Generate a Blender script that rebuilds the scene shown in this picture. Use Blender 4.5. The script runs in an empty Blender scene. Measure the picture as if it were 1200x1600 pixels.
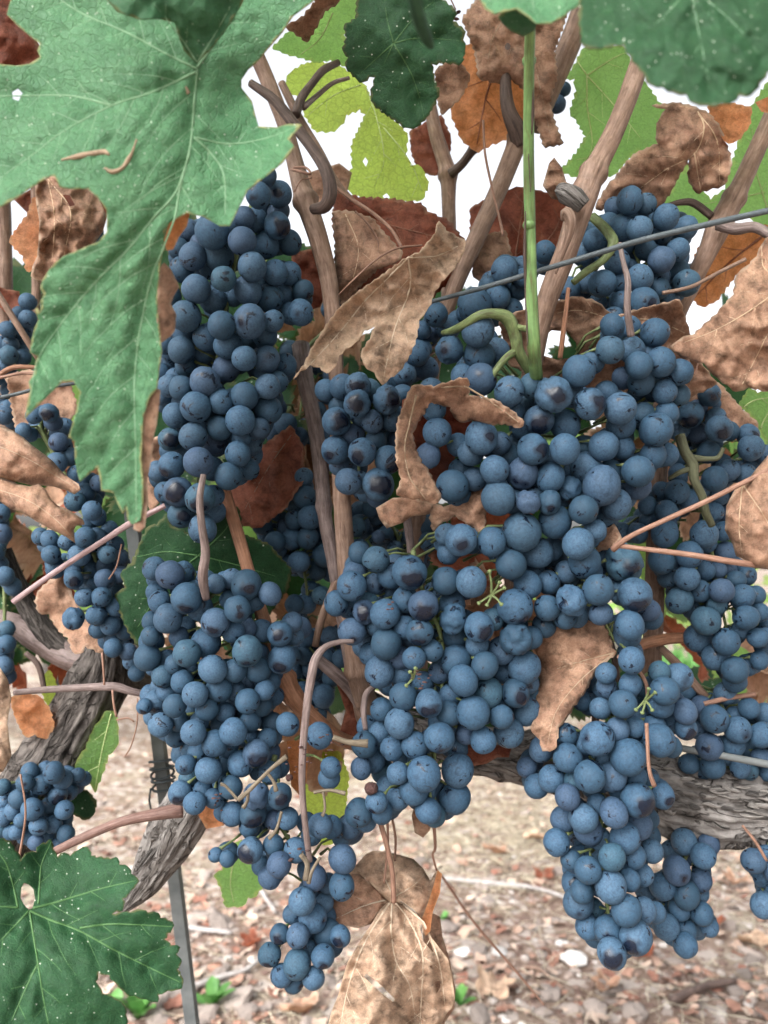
import bpy, math, random
import numpy as np
from mathutils import Vector, Matrix, noise
from mathutils.geometry import delaunay_2d_cdt

S = bpy.context.scene
COL = S.collection
RND = random.Random(11)

# ------------------------------------------------------------------ camera
F = 1256.0                      # focal length in photograph pixels (1200 x 1600)
CAM_H, PITCH = 0.75, math.radians(4.0)
cd = bpy.data.cameras.new('camera')
cam = bpy.data.objects.new('camera', cd)
COL.objects.link(cam)
cam.location = (0, 0, CAM_H)
cam.rotation_euler = (math.pi/2 + PITCH, 0, 0)
cd.sensor_fit = 'VERTICAL'
cd.angle = 2*math.atan(800/F)
cd.clip_start, cd.clip_end = 0.02, 2000
cd.dof.use_dof = True
cd.dof.focus_distance = 0.385
cd.dof.aperture_fstop = 7.5
S.camera = cam

# ------------------------------------------------------------------ sky, sun, exposure
w = bpy.data.worlds.new("World"); S.world = w; w.use_nodes = True
nt = w.node_tree; nt.nodes.clear()
SUN_EL, SUN_AZ = math.radians(41), math.radians(216)     # high behind the camera, through bright cloud
sky = nt.nodes.new('ShaderNodeTexSky'); sky.sky_type = 'NISHITA'; sky.sun_disc = False
sky.sun_elevation = SUN_EL; sky.sun_rotation = SUN_AZ
sky.dust_density = 8.0; sky.air_density = 1.0; sky.ozone_density = 1.0
hs = nt.nodes.new('ShaderNodeHueSaturation'); hs.inputs['Saturation'].default_value = 0.18
bg = nt.nodes.new('ShaderNodeBackground'); bg.inputs['Strength'].default_value = 0.15
wo = nt.nodes.new('ShaderNodeOutputWorld')
nt.links.new(sky.outputs[0], hs.inputs['Color']); nt.links.new(hs.outputs[0], bg.inputs[0]); nt.links.new(bg.outputs[0], wo.inputs[0])
sd = bpy.data.lights.new('sun', 'SUN'); sd.energy = 0.9; sd.angle = math.radians(30); sd.color = (1, .98, .95)
sun = bpy.data.objects.new('sun', sd); COL.objects.link(sun)
sdir = Vector((math.sin(SUN_AZ)*math.cos(SUN_EL), math.cos(SUN_AZ)*math.cos(SUN_EL), math.sin(SUN_EL)))
sun.rotation_euler = sdir.to_track_quat('Z', 'Y').to_euler()
S.view_settings.view_transform = 'Standard'; S.view_settings.look = 'None'
S.view_settings.gamma = 1; S.view_settings.use_curve_mapping = False
S.view_settings.exposure = 1.8

# ------------------------------------------------------------------ point helpers
CR = Matrix.Rotation(math.pi/2 + PITCH, 3, 'X')
CP = Vector((0, 0, CAM_H))
CRn = np.array(CR)
def at(px, py, d):
    """the point of the place that lies at depth d (metres) behind photograph pixel (px, py)"""
    return CR @ Vector(((px-600)/F*d, -(py-800)/F*d, -d)) + CP
def at_np(P, D):
    V = np.stack([(P[:, 0]-600)/F*D, -(P[:, 1]-800)/F*D, -D], 1)
    return V @ CRn.T + np.array(CP)

WORLD = {}
def place(o, parent=None, pos=(0, 0, 0)):
    """link o so that its origin stands at pos in the world"""
    COL.objects.link(o)
    pos = Vector(pos)
    if parent is not None:
        o.parent = parent
        o.location = pos - WORLD[parent.name]
    else:
        o.location = pos
    WORLD[o.name] = pos
    return o
def mesh_of(name, verts, faces, uvs=None, smooth=True, mats=(), attrs=None):
    me = bpy.data.meshes.new(name)
    me.from_pydata([tuple(v) for v in verts], [], [tuple(f) for f in faces])
    if uvs is not None:
        ul = me.uv_layers.new(name='UVMap')
        li = np.zeros(len(me.loops), dtype=np.int64); me.loops.foreach_get('vertex_index', li)
        if callable(uvs): uvs(me, ul)
        else: ul.data.foreach_set('uv', np.asarray(uvs, dtype=np.float64)[li].ravel())
    if attrs:
        for k, a in attrs.items():
            at_ = me.attributes.new(k, 'FLOAT', 'POINT'); at_.data.foreach_set('value', np.asarray(a, dtype=np.float32))
    if smooth: me.polygons.foreach_set('use_smooth', [True]*len(me.polygons))
    for m in mats: me.materials.append(m)
    me.update()
    return me
def obj(name, me, parent=None, pos=(0, 0, 0), label=None):
    o = bpy.data.objects.new(name, me); place(o, parent, pos)
    if label: o['label'] = label
    return o
def thing(name, label, cat, pos, group=None):
    o = bpy.data.objects.new(name, None); o.empty_display_size = .02; place(o, None, pos)
    o['label'] = label; o['category'] = cat
    if group: o['group'] = group
    return o
def tag(o, label, cat=None, group=None, kind=None):
    o['label'] = label
    if cat: o['category'] = cat
    if group: o['group'] = group
    if kind: o['kind'] = kind
    return o

# ------------------------------------------------------------------ materials
def mat(name):
    m = bpy.data.materials.new(name); m.use_nodes = True; m.node_tree.nodes.clear()
    t = m.node_tree
    def N(ty, **kw):
        n = t.nodes.new(ty)
        for k, v in kw.items():
            if k.startswith('i_'):
                n.inputs[k[2:].replace('_', ' ')].default_value = v
            else: setattr(n, k, v)
        return n
    def L(a, b): t.links.new(a, b)
    return m, N, L
def ramp(N, stops, interp='LINEAR'):
    r = N('ShaderNodeValToRGB'); r.color_ramp.interpolation = interp
    e = r.color_ramp.elements
    while len(e) < len(stops): e.new(.5)
    for k, (p, c) in enumerate(stops):
        e[k].position = p; e[k].color = (c, c, c, 1) if isinstance(c, (int, float)) else (*c, 1)
    return r
def mixc(N, L, fac, a, b, mode='MIX'):
    n = N('ShaderNodeMix', data_type='RGBA', blend_type=mode)
    for s, v in ((n.inputs[0], fac), (n.inputs[6], a), (n.inputs[7], b)):
        if hasattr(v, 'links'): L(v, s)
        elif isinstance(v, (int, float)): s.default_value = v
        else: s.default_value = (*v, 1)
    return n.outputs[2]
def mth(N, L, op, a, b=0.0, clamp=False):
    n = N('ShaderNodeMath', operation=op, use_clamp=clamp)
    for s, v in ((n.inputs[0], a), (n.inputs[1], b)):
        if hasattr(v, 'links'): L(v, s)
        else: s.default_value = v
    return n.outputs[0]
def srgb(r, g, b):
    f = lambda c: (c/255/12.92 if c/255 <= .04045 else ((c/255+.055)/1.055)**2.4)
    return (f(r), f(g), f(b))

def berry_material():
    m, N, L = mat('grape_skin')
    tc = N('ShaderNodeTexCoord'); oi = N('ShaderNodeObjectInfo')
    off = N('ShaderNodeVectorMath', operation='ADD'); sc = N('ShaderNodeMath', operation='MULTIPLY'); sc.inputs[1].default_value = 57.0
    L(oi.outputs['Random'], sc.inputs[0]); L(tc.outputs['Object'], off.inputs[0]); L(sc.outputs[0], off.inputs[1])
    rub = N('ShaderNodeAttribute', attribute_type='OBJECT', attribute_name='rub')
    v = off.outputs[0]
    n1 = N('ShaderNodeTexNoise', i_Scale=1.3, i_Detail=3.0, i_Roughness=.6, i_Distortion=.6); L(v, n1.inputs['Vector'])
    n2 = N('ShaderNodeTexNoise', i_Scale=7.0, i_Detail=5.0, i_Roughness=.65); L(v, n2.inputs['Vector'])
    n3 = N('ShaderNodeTexNoise', i_Scale=2.2, i_Detail=2.0, i_Distortion=1.5); L(v, n3.inputs['Vector'])
    n4 = N('ShaderNodeTexNoise', i_Scale=1.25, i_Detail=1.2, i_Roughness=.5); L(v, n4.inputs['Vector'])
    # rubbed patch facing -Y of the berry
    ds = N('ShaderNodeVectorMath', operation='DISTANCE'); L(tc.outputs['Object'], ds.inputs[0]); ds.inputs[1].default_value = (.05, -.85, -.35)
    d2 = mth(N, L, 'ADD', ds.outputs['Value'], mth(N, L, 'MULTIPLY', mth(N, L, 'SUBTRACT', n4.outputs[0], .5), 1.1))
    d3 = mth(N, L, 'SUBTRACT', rub.outputs['Fac'], d2)
    patch = mth(N, L, 'MULTIPLY', mth(N, L, 'MULTIPLY', d3, 3.2, True), .93)
    # thin scratches where a leaf or neighbour wiped the bloom
    sr = ramp(N, [(.0, 0), (.615, 0), (.66, .85), (1, 1)]); L(n1.outputs[0], sr.inputs[0])
    # pin dots
    vo = N('ShaderNodeTexVoronoi', i_Scale=5.5); L(v, vo.inputs['Vector'])
    dots = ramp(N, [(0, .75), (.05, .6), (.10, 0), (1, 0)]); L(vo.outputs['Distance'], dots.inputs[0])
    dm = ramp(N, [(0, 0), (.5, 0), (.62, 1), (1, 1)]); L(n3.outputs[0], dm.inputs[0])
    dd = mth(N, L, 'MULTIPLY', dots.outputs[0], dm.outputs[0])
    mask = mth(N, L, 'MAXIMUM', mth(N, L, 'MAXIMUM', patch, sr.outputs[0]), dd)
    # streaky thinner bloom
    thin = ramp(N, [(0, 0), (.42, .05), (.62, .55), (1, 1)]); L(n2.outputs[0], thin.inputs[0])
    shade = ramp(N, [(0, (.021, .056, .092)), (.25, (.031, .078, .134)), (.5, (.043, .098, .168)), (.75, (.053, .110, .178)), (.9, (.040, .072, .130)), (1, (.034, .088, .130))]); L(oi.outputs['Random'], shade.inputs[0])
    th2 = ramp(N, [(0, 0), (.50, 0), (.72, .75), (1, .9)]); L(n3.outputs[0], th2.inputs[0])
    tt = mth(N, L, 'MAXIMUM', thin.outputs[0], th2.outputs[0])
    c0 = mixc(N, L, tt, shade.outputs[0], (.015, .034, .066))
    c1 = mixc(N, L, mask, c0, (.003, .0042, .012))
    rg = ramp(N, [(0, .70), (1, .20)]); L(mask, rg.inputs[0])
    bp = N('ShaderNodeBump', i_Strength=.12, i_Distance=.05); L(n2.outputs[0], bp.inputs['Height'])
    p = N('ShaderNodeBsdfPrincipled'); L(c1, p.inputs['Base Color']); L(rg.outputs[0], p.inputs['Roughness']); L(bp.outputs[0], p.inputs['Normal'])
    p.inputs['Specular IOR Level'].default_value = .35
    
    o = N('ShaderNodeOutputMaterial'); L(p.outputs[0], o.inputs[0])
    return m

def leaf_material(name, c_a, c_b, c_edge, transl, t_col, rough=.5, speck=.5, bump=.5, vein_c=None, spec=.28, margin=.5, net=.3, mott=.18):
    m, N, L = mat(name)
    uv = N('ShaderNodeUVMap', uv_map='UVMap')
    oi = N('ShaderNodeObjectInfo')
    sc = N('ShaderNodeMath', operation='MULTIPLY'); sc.inputs[1].default_value = 31.0; L(oi.outputs['Random'], sc.inputs[0])
    off = N('ShaderNodeVectorMath', operation='ADD'); L(uv.outputs[0], off.inputs[0]); L(sc.outputs[0], off.inputs[1])
    v = off.outputs[0]
    big = N('ShaderNodeTexNoise', i_Scale=2.2, i_Detail=5.0, i_Roughness=.6); L(v, big.inputs['Vector'])
    fine = N('ShaderNodeTexNoise', i_Scale=38.0, i_Detail=4.0, i_Roughness=.6); L(v, fine.inputs['Vector'])
    wob = N('ShaderNodeTexNoise', i_Scale=6.0, i_Detail=2.0); L(v, wob.inputs['Vector'])
    wv = N('ShaderNodeVectorMath', operation='MULTIPLY_ADD'); L(wob.outputs['Color'], wv.inputs[0]); wv.inputs[1].default_value = (.12, .12, 0); L(v, wv.inputs[2])
    cell = N('ShaderNodeTexVoronoi', feature='DISTANCE_TO_EDGE', i_Scale=9.0); L(wv.outputs[0], cell.inputs['Vector'])
    cell2 = N('ShaderNodeTexVoronoi', feature='DISTANCE_TO_EDGE', i_Scale=30.0); L(wv.outputs[0], cell2.inputs['Vector'])
    ln = ramp(N, [(0, 1), (.035, .6), (.09, 0), (1, 0)]); L(cell.outputs['Distance'], ln.inputs[0])
    ln2 = ramp(N, [(0, 1), (.10, 0), (1, 0)]); L(cell2.outputs['Distance'], ln2.inputs[0])
    cr = ramp(N, [(.3, c_a), (.68, c_b)]); L(big.outputs[0], cr.inputs[0])
    c = mixc(N, L, mth(N, L, 'MULTIPLY', ln.outputs[0], net), cr.outputs[0], vein_c or c_b)
    c = mixc(N, L, mth(N, L, 'MULTIPLY', ln2.outputs[0], .10), c, vein_c or c_b)
    fr = ramp(N, [(.3, .82), (.7, 1.12)]); L(fine.outputs[0], fr.inputs[0])
    c = mixc(N, L, 1.0, c, fr.outputs[0], 'MULTIPLY')
    mn = N('ShaderNodeTexNoise', i_Scale=5.5, i_Detail=6.0, i_Roughness=.7, i_Distortion=.4); L(v, mn.inputs['Vector'])
    mr = ramp(N, [(.32, 1-mott*1.3), (.52, 1.0), (.70, 1+mott*.6)]); L(mn.outputs[0], mr.inputs[0])
    c = mixc(N, L, 1.0, c, mr.outputs[0], 'MULTIPLY')
    # margins
    ed = N('ShaderNodeAttribute', attribute_type='GEOMETRY', attribute_name='edge')
    ew = mth(N, L, 'ADD', ed.outputs['Fac'], mth(N, L, 'MULTIPLY', mth(N, L, 'SUBTRACT', wob.outputs[0], .5), 1.2))
    er = ramp(N, [(0, 1), (.25, 0), (1, 0)]); L(ew, er.inputs[0])
    c = mixc(N, L, mth(N, L, 'MULTIPLY', er.outputs[0], margin), c, c_edge)
    # dust and spray specks
    sp = N('ShaderNodeTexVoronoi', i_Scale=12.0, i_Randomness=1.0); L(v, sp.inputs['Vector'])
    sr = ramp(N, [(0, 1), (.11, 1), (.19, 0), (1, 0)]); L(sp.outputs['Distance'], sr.inputs[0])
    spn = N('ShaderNodeTexNoise', i_Scale=7.0, i_Detail=3.0); L(v, spn.inputs['Vector'])
    sm = ramp(N, [(.47, 0), (.58, 1)]); L(spn.outputs[0], sm.inputs[0])
    sep = N('ShaderNodeSeparateColor'); L(sp.outputs['Color'], sep.inputs[0])
    pick = ramp(N, [(.42, 0), (.47, 1)]); L(sep.outputs[0], pick.inputs[0])
    sk = mth(N, L, 'MULTIPLY', mth(N, L, 'MULTIPLY', sr.outputs[0], sm.outputs[0]), mth(N, L, 'MULTIPLY', pick.outputs[0], speck))
    c = mixc(N, L, sk, c, (.55, .62, .50))
    h = mth(N, L, 'SUBTRACT', mth(N, L, 'MULTIPLY', fine.outputs[0], .25), mth(N, L, 'MULTIPLY', ln.outputs[0], .8*net/.3))
    h = mth(N, L, 'SUBTRACT', h, mth(N, L, 'MULTIPLY', ln2.outputs[0], .25))
    bp = N('ShaderNodeBump', i_Strength=bump, i_Distance=.0008); L(h, bp.inputs['Height'])
    p = N('ShaderNodeBsdfPrincipled'); L(c, p.inputs['Base Color']); p.inputs['Roughness'].default_value = rough
    p.inputs['Specular IOR Level'].default_value = spec; L(bp.outputs[0], p.inputs['Normal'])
    tr = N('ShaderNodeBsdfTranslucent'); L(mixc(N, L, .68, c, mixc(N, L, 1.0, t_col, mixc(N, L, .6, fr.outputs[0], mixc(N, L, ln.outputs[0], (1, 1, 1), (.55, .6, .5)), 'MULTIPLY'), 'MULTIPLY')), tr.inputs[0]); L(bp.outputs[0], tr.inputs['Normal'])
    mx = N('ShaderNodeMixShader'); mx.inputs[0].default_value = transl
    L(p.outputs[0], mx.inputs[1]); L(tr.outputs[0], mx.inputs[2])
    o = N('ShaderNodeOutputMaterial'); L(mx.outputs[0], o.inputs[0])
    return m

def wood_material(name, c_a, c_b, c_dark, su=6.0, sv=1.6, bump=.6, rough=.75, dist=.001, crack=.35):
    """long-fibred bark or cane: u runs round, v along (in centimetres)"""
    m, N, L = mat(name)
    uv = N('ShaderNodeUVMap', uv_map='UVMap')
    mp = N('ShaderNodeMapping'); mp.inputs['Scale'].default_value = (su, sv, 1); L(uv.outputs[0], mp.inputs[0])
    oi = N('ShaderNodeObjectInfo'); off = N('ShaderNodeVectorMath', operation='ADD')
    sc = N('ShaderNodeMath', operation='MULTIPLY'); sc.inputs[1].default_value = 19.0; L(oi.outputs['Random'], sc.inputs[0])
    L(mp.outputs[0], off.inputs[0]); L(sc.outputs[0], off.inputs[1])
    n1 = N('ShaderNodeTexNoise', i_Scale=2.0, i_Detail=7.0, i_Roughness=.65, i_Distortion=.35); L(off.outputs[0], n1.inputs['Vector'])
    mp2 = N('ShaderNodeMapping'); mp2.inputs['Scale'].default_value = (1.2, 1.0, 1); L(uv.outputs[0], mp2.inputs[0])
    n2 = N('ShaderNodeTexNoise', i_Scale=1.3, i_Detail=5.0, i_Roughness=.6); L(mp2.outputs[0], n2.inputs['Vector'])
    cr = ramp(N, [(.3, c_dark), (.45, c_a), (.66, c_b)]); L(n1.outputs[0], cr.inputs[0])
    vr = ramp(N, [(.3, .72), (.7, 1.15)]); L(n2.outputs[0], vr.inputs[0])
    c = mixc(N, L, 1.0, cr.outputs[0], vr.outputs[0], 'MULTIPLY')
    n3 = N('ShaderNodeTexNoise', i_Scale=1.25, i_Detail=3.0, i_Roughness=.55, i_Distortion=.5); L(off.outputs[0], n3.inputs['Vector'])
    ck = mth(N, L, 'ABSOLUTE', mth(N, L, 'SUBTRACT', n3.outputs[0], .5))
    cl = ramp(N, [(0, 1), (.012, .8), (.035, 0), (1, 0)]); L(ck, cl.inputs[0])
    c = mixc(N, L, mth(N, L, 'MULTIPLY', cl.outputs[0], crack), c, c_dark)
    hh = mth(N, L, 'SUBTRACT', n1.outputs[0], mth(N, L, 'MULTIPLY', cl.outputs[0], crack))
    bp = N('ShaderNodeBump', i_Strength=bump, i_Distance=dist); L(hh, bp.inputs['Height'])
    p = N('ShaderNodeBsdfPrincipled'); L(c, p.inputs['Base Color']); p.inputs['Roughness'].default_value = rough
    p.inputs['Specular IOR Level'].default_value = .3; L(bp.outputs[0], p.inputs['Normal'])
    o = N('ShaderNodeOutputMaterial'); L(p.outputs[0], o.inputs[0])
    return m

def plain_material(name, a, b, rough=.7, scale=20, bump=.3, metal=0.0, coord='Object', transl=0.0, dist=.002):
    m, N, L = mat(name)
    tc = N('ShaderNodeTexCoord'); oi = N('ShaderNodeObjectInfo')
    n1 = N('ShaderNodeTexNoise', i_Scale=scale, i_Detail=5.0, i_Roughness=.6); L(tc.outputs[coord], n1.inputs['Vector'])
    cr = ramp(N, [(.3, a), (.7, b)]); L(n1.outputs[0], cr.inputs[0])
    vr = ramp(N, [(0, .65), (1, 1.25)]); L(oi.outputs['Random'], vr.inputs[0])
    c = mixc(N, L, 1.0, cr.outputs[0], vr.outputs[0], 'MULTIPLY')
    bp = N('ShaderNodeBump', i_Strength=bump, i_Distance=dist); L(n1.outputs[0], bp.inputs['Height'])
    p = N('ShaderNodeBsdfPrincipled'); L(c, p.inputs['Base Color']); p.inputs['Roughness'].default_value = rough
    p.inputs['Metallic'].default_value = metal; p.inputs['Specular IOR Level'].default_value = .3; L(bp.outputs[0], p.inputs['Normal'])
    o = N('ShaderNodeOutputMaterial')
    if transl:
        tr = N('ShaderNodeBsdfTranslucent'); L(c, tr.inputs[0]); mx = N('ShaderNodeMixShader'); mx.inputs[0].default_value = transl
        L(p.outputs[0], mx.inputs[1]); L(tr.outputs[0], mx.inputs[2]); L(mx.outputs[0], o.inputs[0])
    else: L(p.outputs[0], o.inputs[0])
    return m

def chips_material(name, stops, rough=.85):
    """each chip of a joined scatter gets its own tint from the attribute 'tint'"""
    m, N, L = mat(name)
    at_ = N('ShaderNodeAttribute', attribute_type='GEOMETRY', attribute_name='tint')
    cr = ramp(N, stops); L(at_.outputs['Fac'], cr.inputs[0])
    tc = N('ShaderNodeTexCoord'); n1 = N('ShaderNodeTexNoise', i_Scale=90.0, i_Detail=4.0); L(tc.outputs['Object'], n1.inputs['Vector'])
    vr = ramp(N, [(.3, .75), (.7, 1.15)]); L(n1.outputs[0], vr.inputs[0])
    p = N('ShaderNodeBsdfPrincipled'); L(mixc(N, L, 1.0, cr.outputs[0], vr.outputs[0], 'MULTIPLY'), p.inputs['Base Color']); p.inputs['Roughness'].default_value = rough
    p.inputs['Specular IOR Level'].default_value = .2
    o = N('ShaderNodeOutputMaterial'); L(p.outputs[0], o.inputs[0])
    return m

M = {}
M['berry'] = berry_material()
M['green'] = leaf_material('vine_leaf_green', (.064, .190, .088), (.115, .275, .138), (.33, .30, .13), .22, (.16, .38, .05), rough=.46, speck=1.0, bump=.6, net=.34, margin=.8, vein_c=(.20, .38, .20))
M['green_dark'] = leaf_material('vine_leaf_dark_and_shaded_green', (.030, .105, .045), (.050, .150, .070), (.20, .17, .06), .2, (.10, .28, .05), rough=.5, speck=.6, net=.12, vein_c=(.12, .26, .12))  # on the folded lobe a painted tilt shade, on the top leaf tip its own tone
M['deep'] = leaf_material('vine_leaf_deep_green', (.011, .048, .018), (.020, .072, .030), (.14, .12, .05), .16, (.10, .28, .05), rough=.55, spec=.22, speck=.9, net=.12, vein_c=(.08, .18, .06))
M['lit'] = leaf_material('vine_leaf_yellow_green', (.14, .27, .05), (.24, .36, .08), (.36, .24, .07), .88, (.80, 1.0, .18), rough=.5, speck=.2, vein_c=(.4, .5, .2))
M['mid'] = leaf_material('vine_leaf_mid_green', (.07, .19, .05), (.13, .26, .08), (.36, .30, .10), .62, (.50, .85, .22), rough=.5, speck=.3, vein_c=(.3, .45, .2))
M['dry'] = leaf_material('vine_leaf_dry_tan', (.23, .122, .082), (.40, .245, .165), (.50, .38, .28), .22, (.55, .25, .10), rough=.62, speck=.05, bump=.45, net=.10, mott=.55, vein_c=(.45, .33, .22), spec=.25)
M['pale'] = leaf_material('vine_leaf_dry_pale', (.34, .215, .145), (.47, .335, .24), (.56, .42, .30), .22, (.65, .38, .20), rough=.6, speck=.05, bump=.45, net=.10, mott=.55, vein_c=(.60, .50, .38), spec=.25)
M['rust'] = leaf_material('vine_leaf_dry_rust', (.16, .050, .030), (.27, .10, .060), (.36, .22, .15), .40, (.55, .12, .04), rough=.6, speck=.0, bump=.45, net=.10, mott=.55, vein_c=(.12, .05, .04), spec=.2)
M['orange'] = leaf_material('vine_leaf_dry_orange', (.34, .13, .06), (.46, .21, .10), (.45, .28, .16), .50, (.80, .28, .08), rough=.6, speck=.0, bump=.45, net=.10, mott=.55, vein_c=(.4, .25, .15), spec=.2)
M['cane'] = wood_material('ripe_cane', (.20, .125, .090), (.29, .20, .155), (.10, .06, .042), su=9, sv=.35, bump=.5, rough=.6)
M['cane_or'] = wood_material('ripe_cane_orange', (.27, .125, .07), (.36, .19, .12), (.14, .07, .04), su=9, sv=.3, bump=.5, rough=.5)
M['cane_grey'] = wood_material('grey_cane', (.17, .125, .115), (.27, .21, .20), (.07, .05, .045), su=8, sv=.35, bump=.5, rough=.55)
M['cane_dark'] = wood_material('dark_cane', (.075, .050, .042), (.13, .09, .075), (.03, .02, .018), su=8, sv=.4, bump=.5, rough=.6)
M['tendril'] = wood_material('tendril', (.24, .13, .09), (.33, .20, .15), (.13, .07, .05), su=4, sv=.5, bump=.3, rough=.6)
M['stem_green'] = wood_material('green_shoot', (.11, .20, .07), (.20, .33, .12), (.09, .065, .03), su=3, sv=.22, bump=.3, rough=.45)
M['rachis'] = wood_material('green_stalk', (.11, .15, .06), (.19, .235, .10), (.07, .06, .03), su=3, sv=.6, bump=.3, rough=.5)
M['bark'] = wood_material('old_vine_bark', (.17, .155, .145), (.29, .27, .255), (.035, .028, .024), su=12, sv=.38, bump=1.0, rough=.85, dist=.003, crack=.6)
M['bark_dark'] = wood_material('old_vine_bark_dark', (.065, .055, .05), (.15, .132, .12), (.02, .016, .013), su=14, sv=.40, bump=1.0, rough=.85, dist=.003, crack=.6)
M['wire'] = plain_material('galvanised_wire', (.035, .045, .052), (.07, .085, .095), rough=.5, scale=300, bump=.3)
M['steel'] = plain_material('weathered_steel', (.07, .078, .08), (.13, .14, .14), rough=.65, scale=60, bump=.3)
M['stem_deep'] = wood_material('dark_green_stalk', (.02, .06, .03), (.04, .10, .05), (.01, .03, .02), su=3, sv=.3, bump=.2)
M['stem_dull'] = wood_material('dull_stalk', (.075, .080, .045), (.12, .125, .075), (.04, .035, .02), su=3, sv=.4, bump=.3)
M['cane_red'] = wood_material('reddish_cane', (.14, .075, .060), (.22, .14, .12), (.07, .04, .035), su=8, sv=.35, bump=.4, rough=.55)
M['petiole_pink'] = wood_material('pinkish_stalk', (.30, .20, .20), (.40, .30, .31), (.18, .11, .11), su=4, sv=.3, bump=.3, rough=.5)
M['weed'] = plain_material('weed_leaf', (.06, .18, .04), (.12, .27, .07), rough=.5, scale=40, transl=.35)

# ------------------------------------------------------------------ tubes
def smooth_line(pts, step):
    """Catmull-Rom through rows (x, y, d, r); returns rows, resampled about every step pixels"""
    P = [np.array(p, float) for p in pts]
    if len(P) == 2: P = [P[0], (P[0]+P[1])/2, P[1]]
    Q = [2*P[0]-P[1]] + P + [2*P[-1]-P[-2]]
    out = []
    for i in range(1, len(Q)-2):
        a, b, c, d = Q[i-1], Q[i], Q[i+1], Q[i+2]
        n = max(2, int(np.hypot(*(c-b)[:2])/step)+1)
        for k in range(n):
            t = k/n
            out.append(.5*((2*b) + (-a+c)*t + (2*a-5*b+4*c-d)*t*t + (-a+3*b-3*c+d)*t**3))
    out.append(Q[-2])
    return out
def tube_geo(P, R, n, disp=None, taper=True, vscale=100.0):
    """P world points, R radii in metres -> verts, faces, per-loop uv function"""
    V, Fc, UV = [], [], []
    s = 0.0
    prev = None
    for i, p in enumerate(P):
        t = (P[min(i+1, len(P)-1)] - P[max(i-1, 0)])
        t = t.normalized() if t.length > 1e-9 else Vector((0, 0, 1))
        ref = Vector((0, 1, 0)) if prev is None else prev
        nn = ref - t*ref.dot(t)
        if nn.length < .15 and prev is None: nn = Vector((1, 0, 0)) - t*t.x
        nn.normalize(); prev = nn
        bb = t.cross(nn)
        if i: s += (p - P[i-1]).length
        for k in range(n+1):
            a = 2*math.pi*k/n
            r = R[i]*(disp(a, s, R[i]) if disp else 1.0)
            V.append(p + nn*(math.cos(a)*r) + bb*(math.sin(a)*r)); UV.append((k/n, s*vscale))
    m = n+1
    for i in range(len(P)-1):
        for k in range(n): Fc.append((i*m+k, i*m+k+1, (i+1)*m+k+1, (i+1)*m+k))
    for i0, flip in ((0, True), ((len(P)-1)*m, False)):
        c = len(V); V.append(P[0 if flip else -1].copy()); UV.append((.5, 0 if flip else s*vscale))
        for k in range(n): Fc.append((c, i0+k+1, i0+k) if flip else (c, i0+k, i0+k+1))
    return V, Fc, UV
class Join:
    def __init__(s): s.V, s.F, s.U, s.A = [], [], [], []
    def add(s, V, Fc, UV=None, a=None):
        o = len(s.V); s.V += list(V); s.F += [tuple(i+o for i in f) for f in Fc]; s.U += list(UV) if UV is not None else [(0, 0)]*len(V)
        if a is not None: s.A += [a]*len(V)
    def tube(s, P, R, n=6, disp=None): s.add(*tube_geo(P, R, n, disp))
    def mesh(s, name, m, o=(0, 0, 0), smooth=True):
        o = Vector(o)
        return mesh_of(name, [v-o for v in s.V], s.F, s.U, smooth, [m], {'tint': s.A} if s.A else None)
def px_tube(J, pts, n=8, step=8, disp=None, nodes=(), seedv=0):
    rows = smooth_line(pts, step)
    P = [at(r[0], r[1], r[2]) for r in rows]
    R = [max(.25, r[3])*r[2]/F for r in rows]
    L_ = len(rows)-1
    for (t, k) in nodes:                       # swollen nodes of the cane
        for i in range(len(rows)):
            R[i] *= 1 + k*math.exp(-((i/L_-t)*L_*step/9.0)**2)
    J.tube(P, R, n, disp)
def cane_disp(seed, amp=.05):
    return lambda a, s, r: 1 + amp*noise.noise(Vector((math.cos(a)*2.2+seed, math.sin(a)*2.2, s*30))) + amp*.5*noise.noise(Vector((math.cos(a)*6, math.sin(a)*6+seed, s*60)))
def bark_disp(seed, amp=.16):
    def f(a, s, r):
        tw = a + s*3
        x, y = math.cos(tw), math.sin(tw)
        g = 1-abs(noise.noise(Vector((x*5.5+seed, y*5.5, s*9))))*2
        h = 1-abs(noise.noise(Vector((x*13+seed, y*13, s*24))))*2
        b = noise.noise(Vector((x*1.3, y*1.3+seed, s*22)))
        return 1 + amp*(.75*g*g*(1 if g > 0 else -1) + .35*h) + .13*b - amp*.3
    return f

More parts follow.
